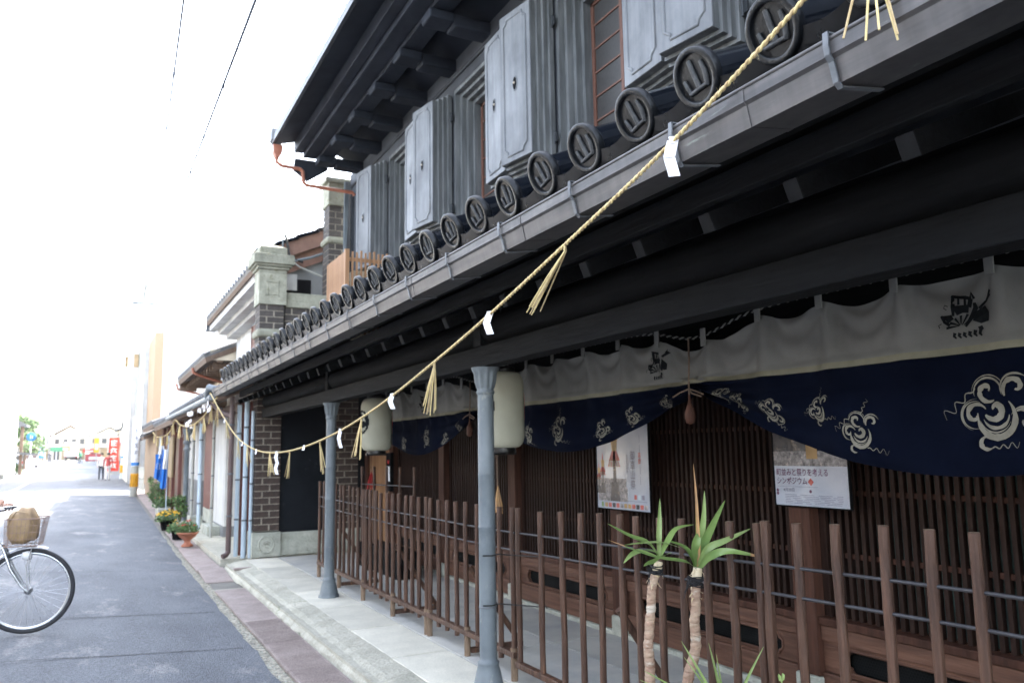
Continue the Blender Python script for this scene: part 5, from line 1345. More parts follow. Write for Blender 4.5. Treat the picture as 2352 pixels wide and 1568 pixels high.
seg(12.0,14.0,.1,2.4,'brownwood',2.3); seg(14.9,16.35,.28,2.3,'whitewall'); seg(14.9,16.35,.1,.28,'greywall',XW-.01)
seg(16.4,17.7,.47,2.2,'maroon',XW-.03,'door'); seg(16.4,17.7,.21,.47,'stone',XW-.03,'door_plinth'); B(n1,'plinth_block',(1.84,15.3,.1),(2.06,16.2,.26),'stone',.01)
seg(17.7,18.5,.1,2.3,'black',2.3); seg(18.5,19.7,.97,2.3,'whitewall',XW); seg(18.5,19.7,.1,.97,'greywall',XW-.005)
seg(19.7,21.3,.97,2.3,'whitewall',XW); seg(19.7,21.3,.1,.97,'greywall',XW-.005); B(n1,'plinth_block',(1.8,17.8,.1),(2.05,18.4,.27),'stone',.01)
pipe(1.86,15.0,.1,2.2,.024,'concrete','slim cream conduit on the neighbour\'s corner beside the white wall')
pipe(1.83,16.6,.1,2.2,.036,'bluepipe','pale drainpipe left of the maroon door')
pipe(1.83,17.9,.1,2.2,.03,'concrete','grey drainpipe before the white and grey wall')
ic=MB(); ic.lathe([(.10,.1),(.09,.14),(.055,.22),(.052,1.62),(.075,1.63),(.08,1.66),(.055,1.69),(.055,1.76),(.085,1.78),(.085,1.82),(.06,1.85),(.065,1.95),(.10,2.02),(.11,2.1)],(1.84,19.3,0),'iron',20); ic.build('iron_column',n1)
# lower roof of the neighbour
def roof(par,x0,z0,x1,z1,y0,y1,mt='tilegrey',under='brownwood',pitch=.28,tiles=True,th=.10,name='lower_roof'):
    mb=MB(); mb.prism([(x0+.03,z0-th),(x1,z1-th),(x1,z1),(x0,z0)],y0,y1,under); mb.prism([(x0,z0),(x1,z1),(x1,z1+.04),(x0-.02,z0+.04)],y0,y1,mt); o=mb.build(name,par)
    if tiles:
        L_=math.hypot(x1-x0,z1-z0); a=math.atan2(z1-z0,x1-x0); q=MB(); q.lathe([(0,0),(.05,0),(.056,.01),(.056,.03),(.045,.04),(.045,L_)],(0,0,0),mt,8,axis=(math.cos(a),0,math.sin(a))); me=meshof(q)
        y=y0+.06
        while y<y1: c=link('roof_tile',me,o); c.location=(x0-.03,y,z0+.06); y+=pitch
    return o
roof(n1,1.50,2.36,2.6,2.85,12.0,19.9); B(n1,'eave_beam',(1.80,12.0,2.12),(1.90,19.9,2.26),'brownwood',.01)
mb=MB(); mb.tube([(1.45,12.0,2.32),(1.45,19.9,2.34)],.045,'iron',10); mb.build('gutter',n1)
mb=MB(); mb.tube([(1.50,12.05,2.43),(1.42,12.1,2.46),(1.42,12.3,2.40),(1.44,12.4,2.34)],.05,'iron',12); mb.build('gutter_elbow',n1)
mb=MB(); mb.tube([(1.47,12.15,2.26),(1.6,12.1,2.1),(1.72,11.95,2.06),(1.70,11.82,2.1)],.045,'brownpipe',12); mb.build('gutter_outlet',n1)
# upper storey
B(n1,'upper_wall',(2.62,12.6,2.5),(9,17.9,4.35),'whitewall')
B(n1,'window_surround',(2.585,13.2,3.05),(2.62,15.9,4.0),'bluepipe'); B(n1,'window',(2.57,13.3,3.1),(2.60,15.8,3.92),'redframe')
for k in range(6): B(n1,'window_bar',(2.555,13.4+k*.45,3.1),(2.57,13.46+k*.45,3.92),'maroon')
roof(n1,2.0,4.30,6.5,6.35,12.1,18.0,name='upper_roof',th=.06)
mb=MB()
for (a,b,c,d) in ((2.07,4.13,2.25,4.26),(2.24,4.05,2.42,4.24),(2.41,3.97,2.63,4.22)): mb.box((a,12.15,b),(c,17.98,d),'whitewall')
mb.build('plaster_cornice',n1)
mb=MB(); mb.box((2.0,17.98,4.12),(2.2,18.04,4.3),'tilegrey'); mb.build('corner_tile',n1)
mb=MB(); mb.tube([(2.0,12.14,4.28),(2.03,12.16,4.1),(2.15,12.2,4.0),(2.6,12.3,3.92)],.03,'brownpipe',10); mb.build('cranked_pipe',n1)
# near gable end: bargeboards, boards and grey plaster
def sl(x): return 4.50+.455*(x-2.0)
mb=MB(); mb.prism([(2.05,sl(2.05)-.26),(4.5,sl(4.5)-.26),(4.5,sl(4.5)-.03),(2.05,sl(2.05)-.03)],12.02,12.10,'copper'); o=mb.build('bargeboard',n1); o.data.materials[0]=M['roofred']
mb=MB(); mb.prism([(2.05,sl(2.05)-.50),(4.5,sl(4.5)-.50),(4.5,sl(4.5)-.27),(2.05,sl(2.05)-.27)],12.12,12.16,'roofred'); mb.build('bargeboard',n1)
mb=MB(); mb.prism([(2.3,3.3),(5.0,3.3),(5.0,sl(5)-.45),(2.3,sl(2.3)-.45)],12.2,12.3,'plasterdark'); o=mb.build('gable_wall',n1); o.data.materials[0]=M['greywall']
mb=MB(); mb.box((2.40,12.17,3.78),(2.85,12.21,4.15),'black'); mb.build('gable_vent',n1)
q=MB(); q.box((0,12.0,0),(.34,12.4,.05),'glaze',None); gm=meshof(q)
k=0; x=2.0
while x<4.4:
    c=link('verge_tile',gm,n1); c.location=(x,0,sl(x)-.02+.0); c.rotation_euler=(0,-math.atan(.455)+.06,0); x+=.30
an=thing('aerial','small aerial mast with bent pipes clamped to the neighbour\'s gable','aerial')
b_=ony(*((600+905/1.96)/1.633,(700+400/1.96)/1.633),12.0); t_=ony(*((600+903/1.96)/1.633,(700+242/1.96)/1.633),12.0)
mb=MB(); mb.tube([b_+Vector((0,0,-.3)),b_,t_],[.018,.014,.007],'iron',8); mb.tube([t_+Vector((-.06,0,0)),t_+Vector((.06,0,0))],.008,'iron',6); mb.tube([b_+Vector((.03,-.02,.1)),b_+Vector((.10,-.02,-.25)),b_+Vector((.3,-.02,-.3))],.02,'wire',8); mb.tube([b_+Vector((.15,-.02,-.30)),b_+Vector((.42,-.02,-.22)),b_+Vector((.95,-.02,.02)),b_+Vector((1.15,-.02,-.05))],.02,'iron',8); mb.tube([b_+Vector((.0,-.02,-.2)),b_+Vector((.25,-.02,-.38)),b_+Vector((.65,-.02,-.52))],.014,'concrete',8); mb.build('mast',an)
# slatted box in the corner of the lower roof, with an outdoor unit inside
sb=thing('slatted_screen','pale brown slatted screen standing on the lower roof at the far corner of the house','screen')
x0,x1,ya,yb,z0,z1=2.60,3.12,9.31,10.21,2.9,3.93
q=MB(); q.box((-.008,-.012,0),(.008,.012,z1-z0),'freshdoor'); sm_=meshof(q); q.mats
for k in range(24): o=link('slat',sm_,sb); o.location=(x0,ya+.02+(yb-ya-.04)*k/23,z0+random.uniform(0,.01)); 
for k in range(10): o=link('slat',sm_,sb); o.location=(x0+.02+(x1-x0-.03)*k/9,ya,z0+random.uniform(-.01,.02)); o.rotation_euler=(0,0,R(90))
for z in (z1-.12,z0+.3): B(sb,'rail',(x0+.008,ya+.01,z),(x1,ya+.03,z+.045),'freshdoor'); B(sb,'rail',(x0+.01,ya+.01,z),(x0+.03,yb,z+.045),'freshdoor')
B(sb,'corner_post',(x0-.02,ya-.02,z0),(x0+.03,ya+.03,z1+.02),'freshdoor')
ac=thing('outdoor_unit','cream air conditioner unit behind the slatted screen','air conditioner'); B(ac,'casing',(2.70,9.40,2.95),(3.05,10.1,3.72),'creamwall',.02); B(ac,'grille',(2.68,9.5,3.0),(2.70,9.9,3.6),'greywall')
# ================================================================ third house with a brown timber eave
n2=thing('timber_eaved_house','older cream house with brown timber brackets under its tiled upper eave','house')
B(n2,'upper_wall',(2.75,18.2,2.4),(9,24.3,3.9),'creamwall'); roof(n2,2.0,3.56,6,5.3,18.0,24.2,name='upper_roof')
for k in range(12): B(n2,'eave_bracket',(2.2,18.3+k*.5,3.36),(2.75,18.42+k*.5,3.50),'brownwood')
B(n2,'eave_beam',(2.25,18.05,3.48),(2.38,24.15,3.58),'brownwood'); B(n2,'end_fascia',(2.05,24.1,3.3),(2.5,24.22,3.62),'brownwood')
mb=MB(); mb.tube([(1.98,20.2,3.56),(2.0,20.2,3.45),(2.1,20.2,3.4),(2.72,20.3,3.22),(2.72,20.3,2.5)],.035,'copper',10); mb.build('downpipe',n2)
mb=MB(); mb.tube([(1.96,24.15,3.5),(2.0,24.15,3.35),(2.7,24.15,3.2)],.03,'copper',10); mb.build('downpipe',n2)
B(n2,'gable_end_board',(2.1,18.02,3.52),(2.75,18.1,3.75),'creamwall')  # cream board across the gable end
B(n2,'ground_floor_wall',(2.10,19.9,.0),(9,25.6,2.5),'brownwood'); roof(n2,1.55,2.34,2.8,2.8,20.0,26.0)
for y in (20.3,22.0,23.8,25.4): B(n2,'porch_post',(1.76,y,.05),(1.84,y+.09,2.3),'maroon',.006)
B(n2,'tan_board',(1.72,21.6,.98),(1.76,22.9,1.98),'tan'); B(n2,'floor',(1.62,20,-.05),(9,27,.08),'kerb')
n3=thing('brick_shopfront','low tan brick shopfront with a grey door beyond the second drainpipe row','house')
B(n3,'wall',(2.0,26.2,0),(9,29.6,2.6),'towerbrick'); B(n3,'wall',(1.9,30.3,0),(9,36,2.5),'towerbrick'); B(n3,'door',(1.98,29.6,0),(2.2,30.3,2.2),'bluepipe'); roof(n3,1.5,2.44,3.2,3.1,26.1,31.5); roof(n3,1.55,2.2,3.2,2.9,31.6,36.2)
q=MB(); q.box((-.012,0,0),(0,.21,.055),'brownwood'); bq=meshof(q)
for i in range(36):
    for k in range(7):
        c=link('brick',bq,n3); c.location=(2.0,26.25+k*.46+(.23 if i%2 else 0),.05+i*.068)
tb=thing('tall_building','tall pale building edged with tan tiles rising behind the tiled roofs','building')
B(tb,'tile_clad_strip',(2.56,45,0),(2.95,50,7.9),'towerbrick'); B(tb,'wall',(2.95,45.2,0),(14,56,8.2),'whitewall'); B(tb,'wall',(1.7,50.2,0),(2.95,58,8.4),'whitewall')
for f in range(3):
    for k in range(4): B(tb,'window',(3.4+k*2.2,45.15,1.5+f*2.4),(4.6+k*2.2,45.21,2.9+f*2.4),'whitewall')
# cloth banner by the planter
bn=thing('cloth_banner','blue and white dyed cloth banner hanging from the porch beside the shrubs','banner',(0,0,0))
mb=MB(); mb.tube([(1.30,21.0,1.98),(1.62,21.0,1.99)],.010,'brownwood',8); mb.tube([(1.58,21.0,.05),(1.58,21.0,1.99)],.012,'bluepipe',8); mb.build('pole',bn)
def wav(x0,x1,z0,z1,mt,name,y=21.0,bot=None):
    mb=MB(); vs=[];fs=[]; n=18; m_=14
    for i in range(n+1):
        u=i/n; x=x0+(x1-x0)*u
        for k in range(m_+1):
            v=k/m_; zb_=z0+(bot(u) if bot else 0); z=z1+(zb_-z1)*v; vs.append((x+.01*math.sin(v*5),y+.035*math.sin(u*9+v*2)*(.3+v)-.02*v,z))
    for i in range(n):
        for k in range(m_): fs.append((i*(m_+1)+k,i*(m_+1)+k+1,(i+1)*(m_+1)+k+1,(i+1)*(m_+1)+k))
    mb.add(vs,fs,mt,True); mb.build(name,bn)
wav(1.30,1.44,1.0,1.55,'bannerblue','blue_panel',20.96,lambda u:-.10*u); wav(1.36,1.48,1.45,1.75,'shirtwhite','white_panel',20.98)
wav(1.44,1.56,.72,1.66,'bannerblue','blue_panel',20.9,lambda u:.1*abs(u-.5)); wav(1.47,1.555,1.2,1.66,'shirtwhite','white_panel',20.86)
mb=MB(); mb.tube([(1.37+.045*math.cos(a),20.90,1.27+.07*math.sin(a)) for a in [k*.5 for k in range(11)]],.014,'shirtwhite',6,flat=.3); mb.tube([(1.34,20.9,1.24),(1.39,20.9,1.3),(1.40,20.9,1.2)],.012,'shirtwhite',6,flat=.3); mb.build('white_print',bn)
# neighbour's straw rope
r2=thing('straw_rope','second festival rope with white paper streamers running on along the neighbours\' eaves','rope',(1.5,16,2))
RP2=[(11.7,2.30),(12.4,2.20),(13.4,2.08),(15,2.02),(17,2.10),(18.2,2.24),(19.2,2.06),(21,1.98),(23.5,2.02),(25.5,2.2)]
def rope2(y): return (1.48,y,interp(RP2,min(y,25.49)))
twist(rope2,11.7,25.4,700,.008,.006,.12,['straw','straw2'],5,'strand',r2)
for i,y in enumerate([12.3,13.2,14.4,15.8,17.1,18.6,20.0,21.6,23.2,24.6]): tassel((1.48,y,rope2(y)[2]),.26,(0,-.12 if i%2 else .05),40+i,r2,8,.05,.006)
for i,y in enumerate([12.75,13.8,15.1,16.4,17.7,19.3,20.8,22.4]): streamer((1.48,y,rope2(y)[2]),.08,[(.02,-.075,.01),(-.02,-.075,-.01),(.02,-.07,.01)],R(10),r2)
pw=thing('paper_garland','bunch of folded white paper strips blown along the neighbour\'s eave','paper garland')
for (y,x,z) in ((12.4,1.46,2.2),(13.0,1.5,2.24),(13.8,1.52,2.22),(14.6,1.45,2.16),(15.2,1.48,2.05),(15.6,1.5,2.12)):
    mb=MB(); rnd=random.Random(int(y*10))
    for k in range(4):
        p=Vector((x,y,z))+Vector((rnd.uniform(-.03,.03),rnd.uniform(-.2,.2),rnd.uniform(-.05,.05))); e=p+Vector((rnd.uniform(-.03,.03),rnd.uniform(.1,.4),rnd.uniform(-.04,.06)))
        mb.add([p+Vector((0,0,.03)),p-Vector((0,0,.03)),(p+e)/2-Vector((.02,0,.03)),(p+e)/2+Vector((-.02,0,.03)),e+Vector((0,0,.02)),e-Vector((0,0,.035))],[(0,1,2,3),(3,2,5,4)],'paper')
    mb.build('paper_strip',pw)
# ================================================================ poles, wires
def pole(x,y,h,r,label,lean=0,wrap=None,grp=None,base='concrete'):
    t=thing('utility_pole',label,'utility pole',group=grp); z0=gz(y); mb=MB()
    mb.tube([(x,y,z0-.1),(x+lean*.5,y,z0+h/2),(x+lean,y,z0+h)],[r,r*.85,r*.7],base,14); mb.build('pole_shaft',t)
    at=lambda z:x+lean*z/h
    mb=MB(); mb.lathe([(r*1.06,z0+.38),(r*1.08,z0+.40),(r*1.08,z0+.85),(r*1.06,z0+.87)],(at(.6),y,0),'hazard',14); mb.build('yellow_sleeve',t)
    for k in range(4):
        w=R(-150+k*25); mb=MB(); c=Vector((at(.6)+r*1.09*math.cos(w),y+r*1.09*math.sin(w),z0+.40)); mb.tube([c,c+Vector((0,0,.45))],.006,'black',4); mb.build('black_stripe',t)
    if wrap:
        mb=MB(); mb.lathe([(r*1.05,z0+wrap[0]),(r*1.05,z0+wrap[1])],(at(wrap[0]),y,0),'polewhite',14); mb.build('white_wrap',t)
        mb=MB(); mb.lathe([(r*1.07,z0+wrap[0]+.02),(r*1.07,z0+wrap[0]+.14)],(at(wrap[0]),y,0),'blue',14); mb.build('blue_mark',t)
        for k in range(4):
            mb=MB(); z=z0+wrap[0]+.5+k*.28; xx=at(wrap[0])+.02*r; yy=y-r*1.075; s=.07
            for (a,b,c_,d) in ((-1,.8,1,.8),(0,1,0,-1),(-.8,0,.8,0),(-1,-.9,1,-.9) if k%2 else (-.8,-.2,-1,-1)): mb.tube([(xx+a*s,yy+.0,z+b*s),(xx+c_*s,yy+.0,z+d*s)],.010,'postgrey',4)
            mb.build('pole_lettering',t)
    mb=MB(); mb.box((at(h*.62)-r*1.9,y-.12,z0+h*.60),(at(h*.62)-r*.8,y+.12,z0+h*.66),'tan'); mb.build('junction_box',t)
    mb=MB(); mb.box((at(h*.9)-.5,y-.04,z0+h*.9),(at(h*.9)+.6,y+.04,z0+h*.91),'iron'); mb.build('cross_arm',t)
    return t
pole(1.40,33.9,8.2,.135,'nearer utility pole with a white wrap above its yellow guard sleeve',.10,(1.15,3.0))
pole(1.72,58.0,12.0,.19,'farther utility pole beyond the nearer one, pale blue grey',.25,(1.3,3.2),base='bluepipe')
wz=Vector((1.50,33.9,8.3))
def sag(a,b,s,n=30): return [a.lerp(b,i/n)-Vector((0,0,4*s*(i/n)*(1-i/n))) for i in range(n+1)]
for (u,lab,yy) in ((422,'thin overhead wire on the left, running to the utility pole',7.0),(587,'thicker overhead wire on the right, studded with small clips',6.0)):
    t=thing('overhead_wire',lab,'wire'); a=ony(u,0,yy); far=Vector((1.45,33.9,7.5 if u<500 else 7.8)); d=(a-far).normalized(); near_=a+d*8
    P=sag(near_,far,.0); mb=MB(); mb.tube(P,.010 if u<500 else .012,'skywire',6); mb.build('cable',t)
    for k in range(9):
        p=near_.lerp(far,.28+k*.055); mb=MB(); mb.box((p.x-.012,p.y-.03,p.z-.025),(p.x+.012,p.y+.03,p.z+.01),'skywire'); mb.build('cable_clip',t)
# ================================================================ far street
nb=thing('festival_banner','tall red vertical banner with white characters leaning at the roadside','banner'); yb=60
z0=gz(yb); 
mb=MB(); mb.tube([(1.0,yb,z0),(1.05,yb,z0+2.75)],.02,'polewhite',8); mb.tube([(1.03,yb,z0+2.72),(1.62,yb,z0+2.72)],.015,'polewhite',6); mb.build('pole',nb)
xb=ony(264,1045,yb).x
for o_ in nb.children: o_.location=(xb-.45-1.0,0,0)
mb=MB(); vs=[];fs=[]
for i in range(7):
    for k in range(21):
        vs.append((xb-.42+.66*i/6+.03*math.sin(k*.5),yb-.05*math.sin(i*1.1+k*.3),z0+.45+2.2*k/20))
for i in range(6):
    for k in range(20): fs.append((i*21+k,(i+1)*21+k,(i+1)*21+k+1,i*21+k+1))
mb.add(vs,fs,'nobori',True); mb.build('cloth',nb)
for k in range(4):
    zc_=z0+2.3-k*.5; mb=MB(); s=.19; xx=xb-.09
    st_=[((-1,.6),(1,.6)),((0,1),(0,-1)),((-.8,-.1),(.8,-.1)),((-.9,-.9),(.9,-.9)),((-.7,.6),(-.7,-.9))] if k%2==0 else [((-1,.2),(1,.5)),((-.3,1),(-.9,-1)),((.1,.9),(.9,-.9)),((-.6,-.4),(.7,-.5))]
    for a,b in st_: mb.tube([(xx+a[0]*s,yb-.08,zc_+a[1]*s),(xx+b[0]*s,yb-.08,zc_+b[1]*s)],.035,'shirtwhite',5)
    mb.build('banner_character',nb)
def gp_(u,v,y): p=ony(u,v,y); return (p.x,y,gz(y))
person(gp_(232,1090,56),R(175),1.65,'shirtwhite','trousers','walker in white, left one of the pair near the red banner')
person(gp_(247,1092,55),R(0),1.66,'shirtred','shirtwhite','walker in a red top, right one of the pair near the red banner')
person(gp_(113,1070,112),R(0),1.65,'shirtgrey','shirtgrey','distant walker dressed in dark grey in the middle of the street',.1)
# distant cyclist
cyp=gp_(183,1067,118)
cy_=thing('bicycle','distant upright bicycle ridden along the street by someone in green','bicycle',cyp,rz=R(20))
mb=MB()
for yy in (-.5,.5): mb.tube([(0,yy+.33*math.cos(a),.33+.33*math.sin(a)) for a in [k*math.pi/8 for k in range(16)]],.025,'rubber',6,closed=True)
mb.build('wheel',cy_); mb=MB(); mb.tube([(0,-.5,.33),(0,-.1,.3),(0,.35,.8),(0,.5,.33)],.02,'mint',6); mb.tube([(0,-.1,.3),(0,-.2,.85)],.02,'mint',6); mb.tube([(-.25,.3,1.0),(0,.35,.98),(.25,.3,1.0)],.015,'chrome',6); mb.build('frame',cy_)
pr=thing('person','distant cyclist in a green jacket riding along the street','person',cyp,rz=R(20))
N=[((0,-.2,.95),.14),((0,-.12,1.2),.15),((0,-.05,1.42),.12),((0,-.03,1.52),.05),((0,0,1.62),.09),((0,0,1.70),.05)]; E=[(i,i+1) for i in range(5)]
for s in (-1,1):
    b=len(N); N+=[((s*.18,-.02,1.4),.06),((s*.22,.12,1.2),.045),((s*.22,.3,1.03),.035)]; E+=[(2,b),(b,b+1),(b+1,b+2)]
    b=len(N); N+=[((s*.1,-.15,.9),.09),((s*.1,.15,.7 if s>0 else .62),.07),((s*.1,-.05,.3 if s>0 else .18),.05)]; E+=[(0,b),(b,b+1),(b+1,b+2)]
skinned('body',N,E,0,pr,['shirtgreen','trousers','skin'],lambda c:2 if c.z>1.5 else (0 if c.z>.95 else 1),sub=1)
# parked car, delivery truck
def car(loc,rz,label):
    t=thing('parked_car',label,'car',loc,rz=rz)
    sec=[(-2.0,.35),(-2.0,.75),(-1.85,.95),(-1.25,1.0),(-.75,1.45),(.8,1.50),(1.55,1.1),(2.0,1.0),(2.05,.6),(2.0,.35)]
    mb=MB(); n=len(sec); vs=[(x,y,z) for (y,z) in sec for x in (0,)]
    A=[(-.82 if z<1.05 else -.66,y,z) for y,z in sec]; Bv=[(-x,y,z) for x,y,z in A]
    mb.add(A+Bv,[tuple(range(n)),tuple(range(2*n-1,n-1,-1))]+[(i,i+n,(i+1)%n+n,(i+1)%n) for i in range(n)],'carpaint'); mb.build('body',t,.04)
    mb=MB(); mb.box((-.58,-1.26,1.03),(.58,-.78,1.40),'glass',Matrix.Translation((0,-.045,0))); mb.build('windscreen',t,.02); 
    for s in (-1,1): mb=MB(); mb.box((s*.735-.02,-.8,1.05),(s*.735+.02,.9,1.38),'glass'); mb.build('side_window',t)
    for s in (-1,1):
        for y in (-1.25,1.3): mb=MB(); mb.lathe([(0,-.1),(.2,-.1),(.31,-.09),(.31,.09),(.2,.1),(0,.1)],(s*.76,y,.31),'rubber',18,axis=(1,0,0)); mb.build('wheel',t)
        mb=MB(); mb.box((s*.62-.14,-2.02,.66),(s*.62+.14,-1.98,.84),'tailred'); mb.build('tail_lamp',t)
    mb=MB(); mb.box((-.8,-2.06,.36),(.8,-1.95,.55),'carpaint'); mb.box((-.2,-2.03,.6),(.2,-2.0,.72),'polewhite'); mb.build('bumper',t,.02)
car(gp_(57,1072,95),R(-8),'silver parked car by the tree on the left side of the street')
tk=thing('delivery_truck','white box truck far down the street seen from behind','truck',gp_(162,1060,150))
B(tk,'cargo_box',(-1.0,0,.75),(1.0,4.2,3.1),'polewhite',.03); B(tk,'cab',(-.95,4.3,.6),(.95,5.8,2.3),'polewhite',.08); B(tk,'bumper',(-.95,-.12,.42),(.95,.0,.62),'black')
for s in (-1,1):
    B(tk,'tail_lamp',(s*.8-.14,-.05,.62),(s*.8+.14,.0,.8),'tailred')
    for y in (.9,4.8): mb=MB(); mb.lathe([(0,-.12),(.36,-.12),(.36,.12),(0,.12)],(s*.82,y,.36),'rubber',16,axis=(1,0,0)); mb.build('wheel',tk)
# round blue sign
sg=thing('road_sign','round blue pedestrian sign on a pale pole on the left side','road sign'); p=ony(72,1003,75)
mb=MB(); mb.tube([(p.x,75,gz(75)),(p.x,75,p.z+.3)],.05,'polewhite',10); mb.build('pole',sg)
mb=MB(); mb.lathe([(0,.0),(.33,0),(.33,.02),(0,.02)],(p.x,74.9,p.z),'blue',24,axis=(0,-1,0)); mb.build('disc',sg)
mb=MB(); mb.tube([(p.x-.05,74.86,p.z+.08),(p.x-.05,74.86,p.z-.16)],.03,'shirtwhite',6); mb.tube([(p.x+.08,74.86,p.z+.1),(p.x+.08,74.86,p.z-.14)],.03,'shirtwhite',6); mb.lathe([(0,0),(.04,0),(0,.01)],(p.x-.05,74.86,p.z+.16),'shirtwhite',8,axis=(0,-1,0)); mb.build('pictogram',sg)
gs=thing('hanging_sign','small green shop sign on the left side of the street','shop sign'); p=ony(130,1031,120); B(gs,'board',(p.x-.7,119.9,p.z-.3),(p.x+.7,120,p.z+.3),'shirtgreen'); B(gs,'sign_post',(p.x-.05,120.0,gz(120)),(p.x+.05,120.1,p.z),'polewhite')
# far_signs
for (u,v,y,w,h,m_,lab) in ((150,1030,132,1.2,.7,'postgold','small orange shop sign above the street beside the truck'),(205,1035,128,1.6,.5,'nobori','small red shop sign on the right far down the street'),(222,1022,100,.5,1.6,'hazard','narrow yellow upright sign on the far right side'),(95,1038,104,.5,1.3,'blue','narrow blue upright sign on the left beyond the car'),(215,1050,112,1.8,.9,'shirtred','low red stall front on the right beyond the walkers')):
    p=ony(u,v,y); t=thing('shop_sign',lab,'shop sign'); B(t,'board',(p.x-w/2,y,p.z-h/2),(p.x+w/2,y+.1,p.z+h/2),m_,.02); B(t,'sign_post',(p.x-.04,y+.1,gz(y)),(p.x+.04,y+.18,p.z+h/2),'concrete')
    B(t,'sign_panel',(p.x-w*.3,y-.02,p.z-h*.3),(p.x+w*.3,y,p.z+h*.1),'shirtwhite')
car(gp_(40,1075,90),R(-6),'second pale car partly hidden at the left, nearer than the silver one')
# tree
def tree(x,y,h,r,label,seed,n=9000):
    t=thing('garden_tree',label,'tree'); rnd=random.Random(seed); z0=gz(y); mb=MB()
    mb.tube([(x,y,z0-.1),(x+.1,y,z0+h*.3),(x-.05,y,z0+h*.6),(x,y,z0+h*.9)],[.16,.13,.09,.03],'brownwood',10); mb.build('trunk',t)
    for k in range(8):
        a=k*.85; zz=z0+h*(.35+.07*k); l=r*(1-.08*k); mb=MB(); mb.tube([(x,y,zz),(x+l*.5*math.cos(a),y+l*.5*math.sin(a),zz+.2),(x+l*.85*math.cos(a),y+l*.85*math.sin(a),zz+.25)],[.06,.04,.02],'brownwood',6); mb.build('limb',t)
    cl=[]
    for k in range(34):
        a=rnd.uniform(0,6.28); u=rnd.random(); q=r*rnd.uniform(.2,1)*(1-.55*u); cl.append((x+q*math.cos(a),y+q*math.sin(a),z0+h*(.33+.65*u),r*rnd.uniform(.16,.34)))
    mb=MB()
    for i in range(n):
        cx_,cy2,cz_,cr=cl[i%34]; d0=Vector((rnd.gauss(0,1),rnd.gauss(0,1),rnd.gauss(0,.6))).normalized()*cr*rnd.random()**.35; p=Vector((cx_,cy2,cz_))+d0
        d=Vector((rnd.uniform(-1,1),rnd.uniform(-1,1),rnd.uniform(-.4,1))).normalized(); s=d.orthogonal().normalized(); l=.16*rnd.uniform(.6,1.4)
        mb.add([p,p+d*l*.5+s*l*.35,p+d*l,p+d*l*.5-s*l*.35],[(0,1,2,3)],'green2' if i%3 else 'green')
    mb.build('crown',t,kind='stuff')
tx=ony(57,1015,88).x
tree(tx,88,5.0,1.75,'round green garden tree over the silver car on the left',21)
bush(ony(36,1060,70).x,70,.5,.9,'low green bush at the foot of the gate on the left',31,z0=gz(70),n=600,ls=.12)
# houses ---------------------------------------------------------------
def house(side,xf,y0,y1,h,label,wall='whitewall',roofm='tilegrey',rh=1.3,depth=8,gable=False,shop=None,cat='house'):
    t=thing('town_house',label,cat,(0,0,0)); z=gz(y0)-.1; s=side; xa,xb=(xf,xf+depth) if s>0 else (xf-depth,xf)
    B(t,'wall',(xa,y0,z),(xb,y1,z+h),wall)
    mb=MB(); xm=(xa+xb)/2; ym=(y0+y1)/2; e=.5
    if not gable: mb.prism([(xa-e,z+h-.05),(xm,z+h+rh),(xb+e,z+h-.05),(xb+e,z+h+.12),(xm,z+h+rh+.17),(xa-e,z+h+.12)],y0-.25,y1+.25,roofm); mb.prism([(xa,z+h),(xb,z+h),(xm,z+h+rh-.1)],y0+.05,y1-.05,wall)
    else: mb.prism([(y0-e,z+h-.05),(ym,z+h+rh),(y1+e,z+h-.05),(y1+e,z+h+.12),(ym,z+h+rh+.17),(y0-e,z+h+.12)],xa-.25,xb+.25,roofm,'yz'); mb.prism([(y0,z+h),(y1,z+h),(ym,z+h+rh-.1)],xa+.05,xb-.05,wall,'yz')
    mb.build('roof',t)
    xs=xf-.04*s
    # lower lean-to eave on the street side
    mb=MB(); mb.prism([(xf-1.0*s,z+2.45),(xf,z+2.9),(xf,z+3.0),(xf-1.0*s,z+2.55)],y0,y1,roofm); mb.build('lower_eave',t)
    n=max(1,int((y1-y0)/2.4))
    for k in range(n):
        ya=y0+(y1-y0)*(k+.25)/n; yb_=y0+(y1-y0)*(k+.75)/n
        if h>4: mb=MB(); mb.box((min(xs,xs+.06*s),ya,z+3.5),(max(xs,xs+.06*s),yb_,z+4.6),'glass'); w=mb.build('window',t); B(w,'window_frame',(xs-.03,ya-.06,z+3.42),(xs+.03,yb_+.06,z+3.5),'brownwood')
        B(t,'door' if k%2 else 'shop_window',(min(xs,xs+.06*s),ya,z+.1),(max(xs,xs+.06*s),yb_,z+2.2),'brownwood' if k%2 else 'pane')
    # side facing up the street
    for k in range(2): B(t,'window',(xa+depth*(.2+.4*k),y0-.05,z+h-1.9),(xa+depth*(.2+.4*k)+1.3,y0+.0,z+h-.9),'glass')
    if shop: B(t,'awning',(xf-1.6*s if s>0 else xf,y0+.3,z+2.7),(xf if s>0 else xf-1.6*s,y1-.3,z+2.95),shop)
    return t
